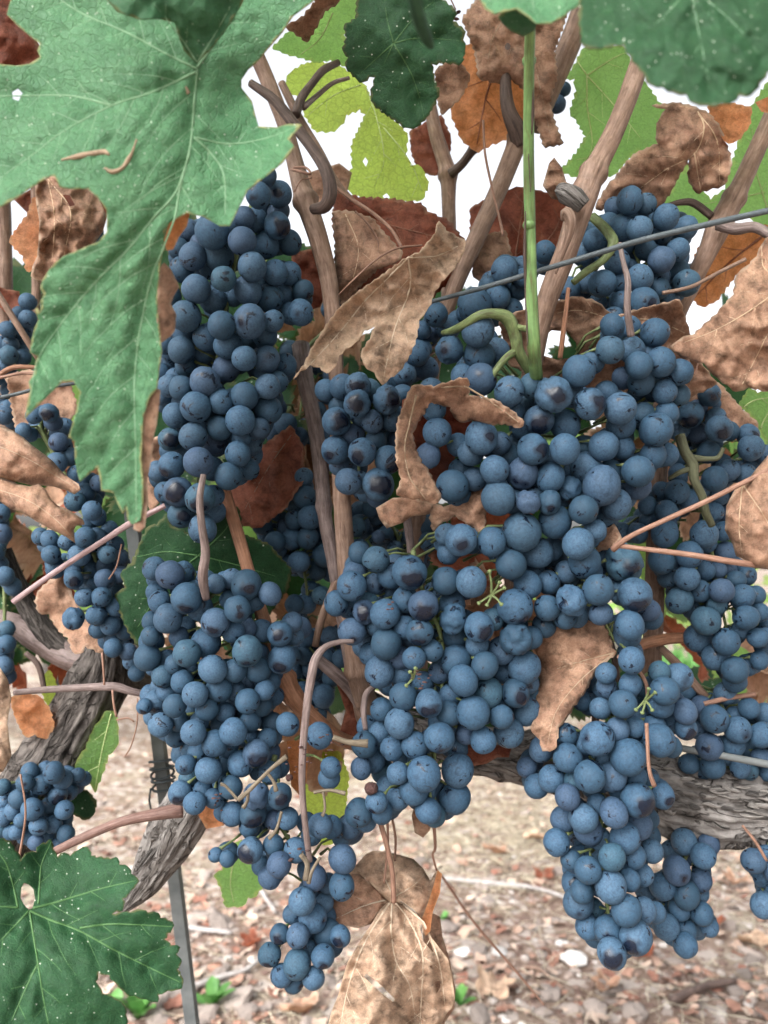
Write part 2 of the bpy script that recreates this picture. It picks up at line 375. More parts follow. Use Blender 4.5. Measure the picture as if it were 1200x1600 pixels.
# ------------------------------------------------------------------ leaves traced at their own depth
def in_poly(P, poly):
    poly = np.asarray(poly, float); x, y = P[:, 0], P[:, 1]
    ins = np.zeros(len(P), bool); j = len(poly)-1
    for i in range(len(poly)):
        xi, yi = poly[i]; xj, yj = poly[j]
        c = ((yi > y) != (yj > y)) & (x < (xj-xi)*(y-yi)/((yj-yi) or 1e-12)+xi)
        ins ^= c; j = i
    return ins
def seg_dist(P, line, closed=False):
    L_ = [np.array(p[:2], float) for p in line]
    if closed: L_.append(L_[0])
    best = np.full(len(P), 1e9)
    for a, b in zip(L_[:-1], L_[1:]):
        ab = b-a; q = ((P-a)@ab)/max(ab@ab, 1e-9); q = np.clip(q, 0, 1)
        d = np.hypot(*(P-(a+q[:, None]*ab)).T); best = np.minimum(best, d)
    return best
def tps(ctrl):
    C = np.array([(c[0]/100, c[1]/100, c[2]) for c in ctrl], float); n = len(C)
    if n < 3:
        m = C[:, 2].mean(); return lambda P: np.full(len(P), m)
    U = lambda r2: np.where(r2 > 1e-12, .5*r2*np.log(np.maximum(r2, 1e-12)), 0)
    d2 = ((C[:, None, :2]-C[None, :, :2])**2).sum(2)
    A = np.zeros((n+3, n+3)); A[:n, :n] = U(d2) + np.eye(n)*.02
    A[:n, n] = 1; A[:n, n+1:] = C[:, :2]; A[n, :n] = 1; A[n+1:, :n] = C[:, :2].T
    wv = np.linalg.lstsq(A, np.concatenate([C[:, 2], [0, 0, 0]]), rcond=None)[0]
    def f(P):
        Q = P/100.0; d2 = ((Q[:, None]-C[None, :, :2])**2).sum(2)
        return U(d2)@wv[:n] + wv[n] + Q@wv[n+1:]
    return f
def serrate(poly, tooth, amp, rnd):
    """cut teeth between traced corners"""
    out = []; n = len(poly)
    ar = sum(poly[i][0]*poly[(i+1) % n][1]-poly[(i+1) % n][0]*poly[i][1] for i in range(n))
    sg = 1 if ar > 0 else -1
    for i in range(n):
        a, b = np.array(poly[i], float), np.array(poly[(i+1) % n], float)
        d = b-a; l = np.hypot(*d); k = max(1, int(l/tooth)); nrm = np.array((d[1], -d[0]))/max(l, 1e-6)*sg
        for j in range(k):
            t = (j+rnd.uniform(-.12, .12)*(j > 0))/k
            out.append(tuple(a+d*t - nrm*amp*rnd.uniform(0, .25)))
            if l > tooth*.5: out.append(tuple(a+d*(t+rnd.uniform(.55, .8)/k) + nrm*amp*rnd.uniform(.6, 1.15)))
    return out
LEAF_N = [0]; SURF = [None]
def leaf(parent, outline, ctrl, m, label=None, veins=(), step=7.0, tooth=0, amp=3, holes=(), crumple=0.0, cfreq=1.0, pucker=.0004,
         curl=0.0, curl_w=25, sec=True, thick=.00025, vein_mat=None, vr=2.2, name='leaf', margin_w=14.0):
    LEAF_N[0] += 1; seed = LEAF_N[0]*7.3
    rnd = random.Random(LEAF_N[0])
    poly = serrate(outline, tooth, amp, rnd) if tooth else [tuple(p) for p in outline]
    # even out the outline
    B = []
    for i in range(len(poly)):
        a, b = np.array(poly[i], float), np.array(poly[(i+1) % len(poly)], float)
        k = max(1, int(np.hypot(*(b-a))/step))
        for j in range(k): B.append(tuple(a+(b-a)*j/k))
    lo, hi = np.min(B, 0), np.max(B, 0)
    G = []
    yy = lo[1]; row = 0
    while yy < hi[1]:
        xx = lo[0] + (step/2 if row % 2 else 0)
        while xx < hi[0]: G.append((xx+rnd.uniform(-.2, .2)*step, yy+rnd.uniform(-.2, .2)*step)); xx += step
        yy += step*.866; row += 1
    G = np.array(G)
    Hs = []
    if len(G):
        ok = in_poly(G, B) & (seg_dist(G, B, True) > step*.45)
        for h in holes: ok &= ~in_poly(G, h) & (seg_dist(G, h, True) > step*.4)
        G = G[ok]
    pts = [Vector(p) for p in B]; edges = [(i, (i+1) % len(B)) for i in range(len(B))]
    for h in holes:
        o = len(pts); pts += [Vector(p) for p in h]; edges += [(o+i, o+(i+1) % len(h)) for i in range(len(h))]
    pts += [Vector(p) for p in G]
    vs, _, fs, *_r = delaunay_2d_cdt(pts, edges, [], 0, 1e-4)
    P = np.array([(v.x, v.y) for v in vs]); fs = [tuple(f) for f in fs]
    cen = np.array([P[list(f)].mean(0) for f in fs])
    keep = in_poly(cen, B)
    for h in holes: keep &= ~in_poly(cen, h)
    fs = [f for f, k in zip(fs, keep) if k]
    base = tps(ctrl)
    allv = [[p for p in v] for v in veins]
    secs = []
    if sec:
        for v in veins:
            R_ = smooth_line([(p[0], p[1], 0, 0) for p in v], 6)
            Ln = len(R_); tot = Ln*6; i = 6; side = 1
            while i < Ln-3:
                t = np.array(R_[min(i+2, Ln-1)][:2])-np.array(R_[max(i-2, 0)][:2]); t /= max(np.hypot(*t), 1e-6)
                ang = side*rnd.uniform(.75, 1.0); c_, s_ = math.cos(ang), math.sin(ang)
                dr = np.array((t[0]*c_-t[1]*s_, t[0]*s_+t[1]*c_)); p = np.array(R_[i][:2]); q = [tuple(p)]
                ln = rnd.uniform(.28, .42)*tot*(1-i/Ln*.65); ln = min(ln, 150)
                for k in range(max(2, int(ln/14))):
                    a2 = -side*.05; dr = np.array((dr[0]*math.cos(a2)-dr[1]*math.sin(a2), dr[0]*math.sin(a2)+dr[1]*math.cos(a2)))
                    p = p+dr*14+np.array((rnd.uniform(-1, 1), rnd.uniform(-1, 1)))
                    if not in_poly(np.array([p]), B)[0]: break
                    if any(in_poly(np.array([p]), h)[0] for h in holes): break
                    if seg_dist(np.array([p]), [w2 for w2 in v])[0] < 2: break
                    q.append(tuple(p))
                if len(q) > 2: secs.append(q)
                i += rnd.randint(4, 6); side = -side
    def surf(Q):
        d = base(Q)
        if len(allv) or secs:
            dv = np.full(len(Q), 1e9)
            for v in allv: dv = np.minimum(dv, seg_dist(Q, v))
            ds = np.full(len(Q), 1e9)
            for v in secs: ds = np.minimum(ds, seg_dist(Q, v))
            d = d - pucker*2.0*(1-np.exp(-(dv/16)**2)) - pucker*.75*(1-np.exp(-(ds/9)**2))
        if pucker:
            d = d + np.array([noise.noise(Vector((x/24+seed, y/24, 0))) for x, y in Q])*pucker*.9
            d = d + np.array([noise.noise(Vector((x/150, y/150+seed, 3))) for x, y in Q])*pucker*5
        if crumple:
            c = []
            for x, y in Q:
                a = noise.noise(Vector((x*cfreq/95+seed, y*cfreq/95, 1)))
                b = abs(noise.noise(Vector((x*cfreq/48, y*cfreq/48+seed, 5))))**.8
                e = abs(noise.noise(Vector((x*cfreq/24+3+a, y*cfreq/24+seed, 9))))**.65
                g = abs(noise.noise(Vector((x*cfreq/12+b*2, y*cfreq/12+seed, 14))))**.7
                c.append(1.7*a + 1.2*b + .62*e + .20*g - .8)
            d = d + np.array(c)*crumple
        if curl:
            de = seg_dist(Q, B, True)
            cn = np.array([.5+1.2*noise.noise(Vector((x/80+seed*2, y/80, 2))) for x, y in Q])
            d = d + curl*cn*np.clip(1-de/curl_w, 0, 1)**2
        return d
    SURF[0] = surf
    D = surf(P)
    W = at_np(P, D)
    used = sorted({i for f in fs for i in f}); rm = {o: n for n, o in enumerate(used)}
    W = W[used]; fs = [tuple(rm[i] for i in f) for f in fs]; Pu = P[used]
    org = Vector(W.mean(0))
    de = np.clip(seg_dist(Pu, B, True)/margin_w, 0, 1)
    me = mesh_of(name, [Vector(w_)-org for w_ in W], fs, np.stack([(Pu[:, 0])/100, -Pu[:, 1]/100], 1), True, [m], {'edge': de})
    o = obj(name, me, parent, org, label)
    if thick and m not in (M['lit'], M['orange'], M['mid']):
        md = o.modifiers.new('thickness', 'SOLIDIFY'); md.thickness = thick; md.offset = 0
    if len(veins):
        J = Join()
        def lay(v, r0, r1):
            R_ = smooth_line([(p[0], p[1], 0, 0) for p in v], max(4, step*.9))
            Q = np.array([r[:2] for r in R_]); okq = in_poly(Q, B)
            for h in holes: okq &= ~in_poly(Q, h)
            Q = Q[okq]
            if len(Q) < 2: return
            dd = surf(Q)-.00008
            Wq = [Vector(p) for p in at_np(Q, dd)]
            n_ = len(Wq)
            J.tube(Wq, [(r0+(r1-r0)*i/(n_-1))*dd[i]/F for i in range(n_)], 5)
        for v in veins: lay(v, vr, vr*.4)
        for v in secs: lay(v, vr*.42, vr*.2)
        obj('vein', J.mesh('vein', vein_mat or m, org), o, org)
    return o
def vein_material(name, a):
    return plain_material(name, a, tuple(c*1.1 for c in a), rough=.5, scale=50, bump=.1, transl=.2)
M['v_green'] = vein_material('leaf_vein_pale_green', (.24, .40, .24))
M['v_deep'] = vein_material('leaf_vein_green', (.09, .20, .07))
M['v_lit'] = vein_material('leaf_vein_yellow', (.42, .50, .22))
M['v_dry'] = vein_material('leaf_vein_dry', (.46, .33, .22))
M['v_pale'] = vein_material('leaf_vein_bone', (.50, .40, .30))

# ------------------------------------------------------------------ loose vine leaves with the shape of the kind, for the depth of the canopy
def vine_outline(rnd, teeth=True):
    pts = []
    n = 96
    lob = [(90, 1.0), (90-58, .86), (90+58, .86), (90-118, .66), (90+118, .66)]
    for i in range(n):
        a = 360*i/n
        r = .36
        for la, lr in lob:
            d = abs((a-la+180) % 360-180)
            r = max(r, lr*(1-.42*(d/30)**1.5) if d < 36 else 0)
        d = abs((a-270+180) % 360-180)
        if d < 24: r *= .15+.85*(d/24)
        if teeth: r *= 1+.055*(1 if i % 2 else -1)*rnd.uniform(.5, 1.4)
        pts.append((r*math.cos(math.radians(a)), r*math.sin(math.radians(a))))
    return pts
def loose_leaf_mesh(seed, m, dry=0.0, res=9):
    rnd = random.Random(seed); B = vine_outline(rnd)
    G = []
    for i in range(-res, res+1):
        for j in range(-res, res+1): G.append((i/res+rnd.uniform(-.02, .02), j/res+rnd.uniform(-.02, .02)))
    G = np.array(G); G = G[in_poly(G, B) & (seg_dist(G, B, True) > .05)]
    pts = [Vector(p) for p in B]+[Vector(p) for p in G]
    vs, _, fs, *_r = delaunay_2d_cdt(pts, [(i, (i+1) % len(B)) for i in range(len(B))], [], 0, 1e-5)
    P = np.array([(v.x, v.y) for v in vs]); fs = [f for f in fs if in_poly(P[list(f)].mean(0)[None], B)[0]]
    de = seg_dist(P, B, True); W = []
    fold = rnd.uniform(.1, .35) + dry*rnd.uniform(.5, 1.4); bend = rnd.uniform(-.5, .5)*(1+dry*2)
    for (x, y), e in zip(P, de):
        z = fold*abs(x)*.6 + bend*y*y*.5 + .10*noise.noise(Vector((x*2+seed, y*2, 0))) + dry*(.30*abs(noise.noise(Vector((x*3.2, y*3.2+seed, 2))))+.12*abs(noise.noise(Vector((x*8, y*8+seed, 5)))))
        if dry: z += dry*.35*max(0, 1-e/.25)**2*(.4+noise.noise(Vector((x*2, y*2+seed, 8))))
        xs = x*(1-.35*dry*abs(x)); W.append((xs, y, z))
    ang = [math.radians(a) for a in (90, 32, 148, -28, 208)]; 
    me = mesh_of('leaf', W, fs, P*.9, True, [m], {'edge': np.clip(de/.15, 0, 1)})
    return me
# ------------------------------------------------------------------ berries
def berry_mesh(seed, dent=0.0, cracked=0.0):
    rnd = random.Random(seed); V, Fc = [], []
    nu, nv = 24, 15
    for j in range(nv+1):
        th = math.pi*j/nv
        for i in range(nu):
            if j in (0, nv) and i: continue
            ph = 2*math.pi*i/nu
            v = Vector((math.sin(th)*math.cos(ph), math.sin(th)*math.sin(ph), math.cos(th)))
            r = 1 + .045*noise.noise(v*1.3+Vector((seed*9.1, 0, 0)))
            if dent:
                r -= dent*max(0, noise.noise(v*1.7+Vector((0, seed*5.3, 0)))-.05)*1.1
                r -= dent*.35*abs(noise.noise(v*3.1+Vector((0, 0, seed*3.3))))
            if cracked:
                g = abs(noise.noise(v*1.6+Vector((seed*4.0, 2, 0))))
                r -= cracked*.30*max(0, 1-g/.10) + cracked*.12*abs(noise.noise(v*5+Vector((seed, 0, 0))))
            if j == 0: r -= .07
            if j == nv: r += .015
            v = v*r; v.z *= rnd_el[seed % 4]
            V.append(v)
    idx = lambda j, i: 0 if j == 0 else (1+(nv-1)*nu if j == nv else 1+(j-1)*nu+i % nu)
    for j in range(nv):
        for i in range(nu):
            q = [idx(j, i), idx(j+1, i), idx(j+1, i+1), idx(j, i+1)]
            q = [a for k, a in enumerate(q) if a != q[k-1]]
            Fc.append(q)
    return mesh_of('berry', V, Fc, None, True, [M['berry']])
rnd_el = [1.0, 1.03, .97, 1.06]
BM = [berry_mesh(k) for k in range(6)]
BM_S = [berry_mesh(10+k, dent=.45) for k in range(4)]
BM_C = [berry_mesh(20+k, dent=.1, cracked=.6) for k in range(4)]
ALLB = []            # every berry placed so far: (x, y, z, r)
def parse(spec):
    out = []
    for (x0, y0, sc, txt) in spec:
        for tok in txt.split():
            fl = ''
            while tok[-1].isalpha(): fl = tok[-1]+fl; tok = tok[:-1]
            x, y, r = [float(q) for q in tok.split(',')]
            out.append([x0+x/sc, y0+y/sc, r/sc, fl])
    return out
def bunch(label, spec, d0, bulge=.014, fill=30, axis=None, behind=(), rach_mat='rachis', gap=.88, group=None, slack=.06, pix=None):
    rnd = random.Random(int(sum(ord(c) for c in label)))
    L_ = parse(spec)
    lay = lambda f: 2 if 'd' in f else (1 if 'b' in f else 0)
    ys = [b[1] for b in L_]
    if axis is None:
        axis = []
        y0_, y1_ = min(ys), max(ys)
        for k in range(5):
            yc = y0_+(y1_-y0_)*k/4; near = [b for b in L_ if abs(b[1]-yc) < (y1_-y0_)/7+15] or L_
            axis.append((sum(b[0] for b in near)/len(near), yc))
    med = sorted(b[2] for b in L_)[len(L_)//2]
    for b in L_:
        if lay(b[3]): b[2] = max(b[2], med*.86)
        b[2] *= 1.045
    items = []
    for b in L_:
        near = [c[0] for c in L_ if abs(c[1]-b[1]) < 45]
        mid, half = (min(near)+max(near))/2, max(25, (max(near)-min(near))/2)
        t = (b[0]-mid)/half
        items.append((lay(b[3]), -b[2], b, d0 + bulge*t*t + .0065*lay(b[3]) + rnd.uniform(-.001, .0015)))
    items.sort(key=lambda q: (q[0], q[1]))
    top = at(axis[0][0], axis[0][1], d0+.015)
    root = thing('grape_bunch', label, 'grape bunch', top, group)
    placed = []
    arr = np.array(ALLB) if ALLB else np.zeros((0, 4))
    mine = []
    def settle(x, y, rp, d, lim):
        while True:
            p = np.array(at(x, y, d)); r = rp*d/F
            hit = False
            for A in (arr, np.array(mine) if mine else arr[:0]):
                if len(A) and np.any(((A[:, :3]-p)**2).sum(1) < (gap*(A[:, 3]+r))**2): hit = True; break
            if not hit: return d
            d += .0012
            if d > lim: return None
    todo = [(b[0], b[1], b[2], b[3], d) for (_, _, b, d) in items]
    for k in range(int(fill*1.6)):
        b = rnd.choice(L_); near = [c for c in L_ if c is not b and math.hypot(c[0]-b[0], c[1]-b[1]) < 3.3*med]
        if not near: continue
        c = rnd.choice(near); t = rnd.uniform(.3, .7)
        todo.append((b[0]+(c[0]-b[0])*t, b[1]+(c[1]-b[1])*t, med*rnd.uniform(.85, 1.02), 'f', d0+.010+rnd.uniform(0, .012)))
    for (x, y, rp, fl, d) in todo:
        d_ = settle(x, y, rp, d, d+(slack if fl != 'f' else .045))
        if d_ is None:
            if fl == 'f': continue
            d_ = d+.02
        r = rp*d_/F*(1.0)
        p = at(x, y, d_)
        mine.append((p.x, p.y, p.z, r))
        bm = rnd.choice(BM_S if 's' in fl else BM_C if 'c' in fl else BM)
        o = bpy.data.objects.new('berry', bm); place(o, root, p)
        sc = r*rnd.uniform(.98, 1.01); o.scale = (sc*rnd.uniform(.96, 1.03), sc*rnd.uniform(.96, 1.03), sc*rnd.uniform(.97, 1.06))
        o['rub'] = 0.0
        if 'r' in fl or 'c' in fl:
            o['rub'] = rnd.uniform(.42, .92)
            o.rotation_euler = (rnd.uniform(-.35, .5), rnd.uniform(-.5, .5), rnd.uniform(-.45, .45))
        else:
            o['rub'] = rnd.choice((0, 0, 0, 0, .2, .3))
            o.rotation_euler = (rnd.uniform(-.6, .6), rnd.uniform(-.6, .6), rnd.uniform(0, 6.28))
        placed.append((p, r))
    ALLB.extend(mine)
    # stalk: rachis inside the bunch, a short pedicel to every berry
    J = Join(); K = Join()
    rows = smooth_line([(x, y, d0+.019, 4.2-2.8*k/len(axis)) for k, (x, y) in enumerate(axis)], 7)
    RP = [at(r[0], r[1], r[2]) for r in rows]
    J.tube(RP, [r[3]*r[2]/F for r in rows], 7, cane_disp(rnd.uniform(0, 9), .12))
    obj('stalk', J.mesh('stalk', M[rach_mat], top), root, top)
    for i, (p, r) in enumerate(placed):
        q = min(RP, key=lambda a: (a-p).length)
        if (q-p).length < r*1.1 or (i % 2 and (q-p).length > r*3): continue
        up = Vector((0, 0, 1)); dirv = (q-p).normalized(); st = p+(dirv*.85+up*.5).normalized()*r*.9
        q = q+Vector((0, .004, 0))
        if (q-st).length > .016: q = st+((q-st).normalized()+Vector((0, .5, 0))).normalized()*.016
        mid = (st+q)/2+Vector((rnd.uniform(-1, 1), rnd.uniform(-1, 1), rnd.uniform(0, 1.5)))*.0018
        K.tube([st, (st*.6+mid*.4), mid, q], [.0011, .0006, .0006, .0009], 5)
    if K.V: obj('pedicel', K.mesh('pedicel', M[rach_mat], top), root, top)['kind'] = 'stuff'
    return root

# =================================================================== THE SETTING: ground to the horizon
def ground_z(x, y):
    return .035*noise.noise(Vector((x*.7, y*.7, 0))) + .012*noise.noise(Vector((x*3.1, y*3.1, 4))) + .006*noise.noise(Vector((x*11, y*11, 2)))*(1 if y < 9 else 0)
def make_ground():
    xs = [-400, -150, -60, -25, -12, -7, -5] + [-4+.08*i for i in range(101)] + [5, 7, 12, 25, 60, 150, 400]
    ys = [-60, -20, -6, -2, 0, .5] + [.9+.06*i for i in range(90)] + [6.6, 7, 8, 9.5, 12, 16, 22, 35, 60, 110, 220, 500, 900]
    V = [(x, y, ground_z(x, y) if abs(x) < 40 and y < 60 else 0) for y in ys for x in xs]; n = len(xs)
    Fc = [(j*n+i, j*n+i+1, (j+1)*n+i+1, (j+1)*n+i) for j in range(len(ys)-1) for i in range(n-1)]
    m, N, L = mat('stony_vineyard_soil')
    tc = N('ShaderNodeTexCoord'); v = tc.outputs['Object']
    n1 = N('ShaderNodeTexNoise', i_Scale=1.3, i_Detail=4.0); L(v, n1.inputs['Vector'])
    n2 = N('ShaderNodeTexNoise', i_Scale=55.0, i_Detail=6.0, i_Roughness=.7); L(v, n2.inputs['Vector'])
    n3 = N('ShaderNodeTexNoise', i_Scale=9.0, i_Detail=5.0, i_Roughness=.6); L(v, n3.inputs['Vector'])
    cr = ramp(N, [(.28, (.075, .046, .034)), (.5, (.15, .105, .082)), (.66, (.225, .172, .142)), (.8, (.31, .265, .23))]); L(n2.outputs[0], cr.inputs[0])
    st = ramp(N, [(.46, (.34, .32, .24)), (.60, (.26, .20, .165))]); L(n3.outputs[0], st.inputs[0])
    mk = ramp(N, [(.45, 0), (.62, .55)]); L(n1.outputs[0], mk.inputs[0])
    vo = N('ShaderNodeTexVoronoi', i_Scale=42.0); L(v, vo.inputs['Vector'])
    sp = N('ShaderNodeSeparateColor'); L(vo.outputs['Color'], sp.inputs[0])
    pk = ramp(N, [(.72, 0), (.78, .6)]); L(sp.outputs[0], pk.inputs[0])
    c = mixc(N, L, mk.outputs[0], cr.outputs[0], st.outputs[0]); c = mixc(N, L, pk.outputs[0], c, (.38, .34, .31))
    bp = N('ShaderNodeBump', i_Strength=.8, i_Distance=.01); L(n2.outputs[0], bp.inputs['Height'])
    p = N('ShaderNodeBsdfPrincipled'); L(c, p.inputs['Base Color']); p.inputs['Roughness'].default_value = .9; p.inputs['Specular IOR Level'].default_value = .15; L(bp.outputs[0], p.inputs['Normal'])
    L(p.outputs[0], N('ShaderNodeOutputMaterial').inputs[0])
    o = obj('ground', mesh_of('ground', V, Fc, None, True, [m])); o['kind'] = 'structure'; o['label'] = 'stony reddish vineyard soil under the vines'
    return o
ground = make_ground()
def gpt(px, py):
    """where the view through photograph pixel (px, py) meets the ground"""
    d = CR @ Vector(((px-600)/F, -(py-800)/F, -1)); t = -CAM_H/d.z
    p = CP + d*t; return Vector((p.x, p.y, ground_z(p.x, p.y)))
ST_C = [(0, (.10, .062, .05)), (.3, (.16, .112, .092)), (.6, (.205, .155, .13)), (.85, (.27, .23, .205)), (1, (.42, .39, .365))]
M['stone'] = plain_material('limestone_chip', (.165, .13, .112), (.28, .24, .215), rough=.85, scale=40, bump=.6, dist=.003)
M['stone_white'] = plain_material('white_limestone', (.34, .325, .31), (.46, .44, .425), rough=.8, scale=30, bump=.6, dist=.004)
M['chips'] = chips_material('gravel_chips', ST_C)
M['litter'] = chips_material('dead_leaf_litter', [(0, (.16, .07, .05)), (.35, (.26, .15, .11)), (.7, (.32, .23, .18)), (1, (.40, .32, .26))])
M['straw'] = chips_material('straw', [(0, (.24, .19, .13)), (.5, (.36, .31, .23)), (1, (.50, .46, .36))])
def rock(rnd, n=0):
    import bmesh
    b = bmesh.new(); bmesh.ops.create_icosphere(b, subdivisions=n+1, radius=1)
    sx, sy, sz = rnd.uniform(.8, 1.3), rnd.uniform(.7, 1.1), rnd.uniform(.35, .6); sd_ = rnd.uniform(0, 99)
    V = []
    for v in b.verts:
        k = 1+.38*noise.noise(v.co*1.1+Vector((sd_, 0, 0)))+.15*noise.noise(v.co*2.6+Vector((0, sd_, 0)))
        V.append(Vector((v.co.x*sx*k, v.co.y*sy*k, v.co.z*sz*k)))
    Fc = [tuple(q.index for q in f.verts) for f in b.faces]; b.free(); return V, Fc
rs = random.Random(5)
RK = [mesh_of('stone', *rock(rs, 1), None, False, [M['stone']]) for _ in range(8)]
cnt = 0
while cnt < 290:
    px, py = rs.uniform(-60, 1260), 1600-430*rs.random()**1.4
    p = gpt(px, py)
    s = rs.choice((.006, .008, .010, .013, .017, .022))*rs.uniform(.8, 1.2)
    o = bpy.data.objects.new('stone', rs.choice(RK)); place(o, ground, p+Vector((0, 0, s*.2)))
    o.scale = (s, s, s); o.rotation_euler = (rs.uniform(-.4, .4), rs.uniform(-.4, .4), rs.uniform(0, 6.28)); cnt += 1
# gravel, straw and litter that nobody could count
J = Join()
for k in range(9000):
    px, py = rs.uniform(-250, 1450), 1640-570*rs.random()**.8
    p = gpt(px, py)
    if p.y > 9: continue
    V, Fc = rock(rs, 0); s = rs.uniform(.003, .009)*(1+.12*p.y); a = rs.uniform(0, 6.28); c_, s_ = math.cos(a), math.sin(a)
    J.add([Vector((v.x*c_-v.y*s_, v.x*s_+v.y*c_, v.z))*s+p for v in V], Fc, None, rs.random()**1.3)
g = obj('gravel', J.mesh('gravel', M['chips'], smooth=False)); tag(g, 'small pinkish limestone gravel scattered over the vineyard soil', 'gravel', kind='stuff')
J = Join()
for k in range(3200):
    px, py = rs.uniform(-250, 1450), 1640-560*rs.random()**.8
    p = gpt(px, py)
    if p.y > 8: continue
    s = rs.uniform(.008, .026); a = rs.uniform(0, 6.28); u, v_ = Vector((math.cos(a), math.sin(a), rs.uniform(-.4, .4))), Vector((-math.sin(a), math.cos(a), rs.uniform(-.4, .4)))
    z = Vector((0, 0, .003)); V = []
    for j in range(3):
        for i in range(4): V.append(p+z+u*s*(i/3-.5)*rs.uniform(.8, 1.3)+v_*s*(j/2-.5)*rs.uniform(.5, 1)+Vector((0, 0, s*rs.uniform(0, .35))))
    J.add(V, [(j*4+i, j*4+i+1, j*4+i+5, j*4+i+4) for j in range(2) for i in range(3)], None, rs.random())
g = obj('leaf_litter', J.mesh('leaf_litter', M['litter'], smooth=True)); tag(g, 'crumbled dead leaf litter lying among the gravel', 'leaf litter', kind='stuff')
J = Join()
for k in range(5200):
    cl = rs.random() < .55
    px, py = (rs.gauss(830, 140), rs.gauss(1290, 60)) if cl else (rs.uniform(-200, 1400), 1640-540*rs.random()**.8)
    if py < 1000: continue
    p = gpt(px, max(py, 1040)); 
    if p.y > 9: continue
    a = rs.uniform(0, 6.28); l = rs.uniform(.02, .09); q = p+Vector((math.cos(a)*l, math.sin(a)*l, rs.uniform(0, .012)))
    mid = (p+q)/2+Vector((rs.uniform(-.1, .1)*l, rs.uniform(-.1, .1)*l, rs.uniform(.003, .012)))
    V, Fc, U = tube_geo([p+Vector((0, 0, .002)), mid, q], [.0007, .0009, .0005], 3)
    J.add(V, Fc, None, rs.random())
g = obj('straw', J.mesh('straw', M['straw'])); tag(g, 'pale dry grass straw strewn on the soil between the vine rows', 'straw', kind='stuff')

def ground_twig(label, pts, r, m='cane_grey'):
    P = []
    for i, (x, y) in enumerate(pts):
        p = gpt(x, y); p.z += r*1.3+.004; P.append(p)
    R = smooth_line([(p.x*1000, p.y*1000, p.z*1000, r*1000*(1-.5*i/len(P))) for i, p in enumerate(P)], 12)
    Pw = [Vector(q[:3])/1000 for q in R]
    J = Join(); J.tube(Pw, [q[3]/1000 for q in R], 8, cane_disp(len(label), .25))
    o = obj('fallen_twig', J.mesh('fallen_twig', M[m], P[0]), None, P[0]); return tag(o, label, 'twig')
M['stalk_dry'] = wood_material('drying_stalk', (.13, .105, .075), (.20, .165, .12), (.07, .05, .035), su=3, sv=.6, bump=.3)
M['bone'] = wood_material('bleached_twig', (.25, .23, .22), (.36, .34, .325), (.14, .12, .11), su=4, sv=.4, bump=.3)
ground_twig('long pale bleached twig on the soil between the two lowest hanging bunches', [(690, 1390), (760, 1400), (830, 1412), (900, 1428), (955, 1432)], .0055, 'bone')
ground_twig('bleached twig crossing the soil just above the tip of the bottom-left green leaf', [(245, 1558), (300, 1548), (345, 1535), (385, 1525), (412, 1505)], .006, 'bone')
ground_twig('short bleached twig on the soil right of the steel stake', [(288, 1460), (320, 1464), (362, 1470)], .006, 'bone')
ground_twig('pale twig leaning on the soil under the lowest centre bunch', [(378, 1368), (402, 1400), (430, 1440)], .006, 'bone')
ground_twig('forked brown twig half buried near the lower right corner', [(1050, 1590), (1100, 1570), (1150, 1562)], .008, 'cane_dark')
ground_twig('short thin straw coloured twig beside the white stone', [(760, 1560), (830, 1530), (880, 1560)], .003, 'cane')
for (x, y, s, lb) in ((897, 1518, .027, 'largest white limestone lying on the soil at the lower right'), (725, 1503, .015, 'small white stone on the soil right of the hanging dry leaf'),
                      (780, 1505, .017, 'white stone lying between the hanging dry leaf and the biggest white limestone'), (878, 1490, .013, 'little white stone just above the biggest white limestone')):
    V, Fc = rock(rs, 2); o = obj('white_stone', mesh_of('white_stone', [v*s for v in V], Fc, None, False, [M['stone_white']]), None, gpt(x, y)+Vector((0, 0, s*.3))); tag(o, lb, 'stone')
# fallen leaves
LM = {k: [loose_leaf_mesh(40+i, M[k], dry=.9) for i in range(3)] for k in ('dry', 'pale', 'rust')}
for (x, y, s, k, lb) in ((850, 1390, .045, 'rust', 'reddish fallen leaf on the soil below the pale straw'), (780, 1355, .05, 'dry', 'tan fallen leaf on the soil among the pale straw'), (770, 1570, .06, 'pale', 'large pale fallen leaf at the foot of the picture right of the hanging dry leaf'),
                          (1150, 1400, .05, 'dry', 'tan fallen leaf on the soil left of the right-hand edge bunch'), (1120, 1470, .04, 'rust', 'small rust coloured fallen leaf below the bunch under the old arm'), (1185, 1500, .05, 'pale', 'pale fallen leaf at the right edge on the soil'),
                          (950, 1560, .045, 'dry', 'curled tan fallen leaf below the largest white limestone'), (480, 1580, .05, 'dry', 'tan fallen leaf left of the hanging dry leaf'), (830, 1330, .045, 'pale', 'pale fallen leaf lying in the straw under the centre bunch'),
                          (1010, 1520, .04, 'rust', 'rust coloured fallen leaf right of the largest white limestone'), (400, 1480, .04, 'rust', 'rust coloured fallen leaf below the lowest centre bunch')):
    o = bpy.data.objects.new('fallen_leaf', rs.choice(LM[k])); p = gpt(x, y); place(o, None, p+Vector((0, 0, .008))); o.scale = (s, s, s*.6); o.rotation_euler = (rs.uniform(-.25, .25), rs.uniform(-.25, .25), rs.uniform(0, 6.28))
    tag(o, lb, 'fallen leaf')
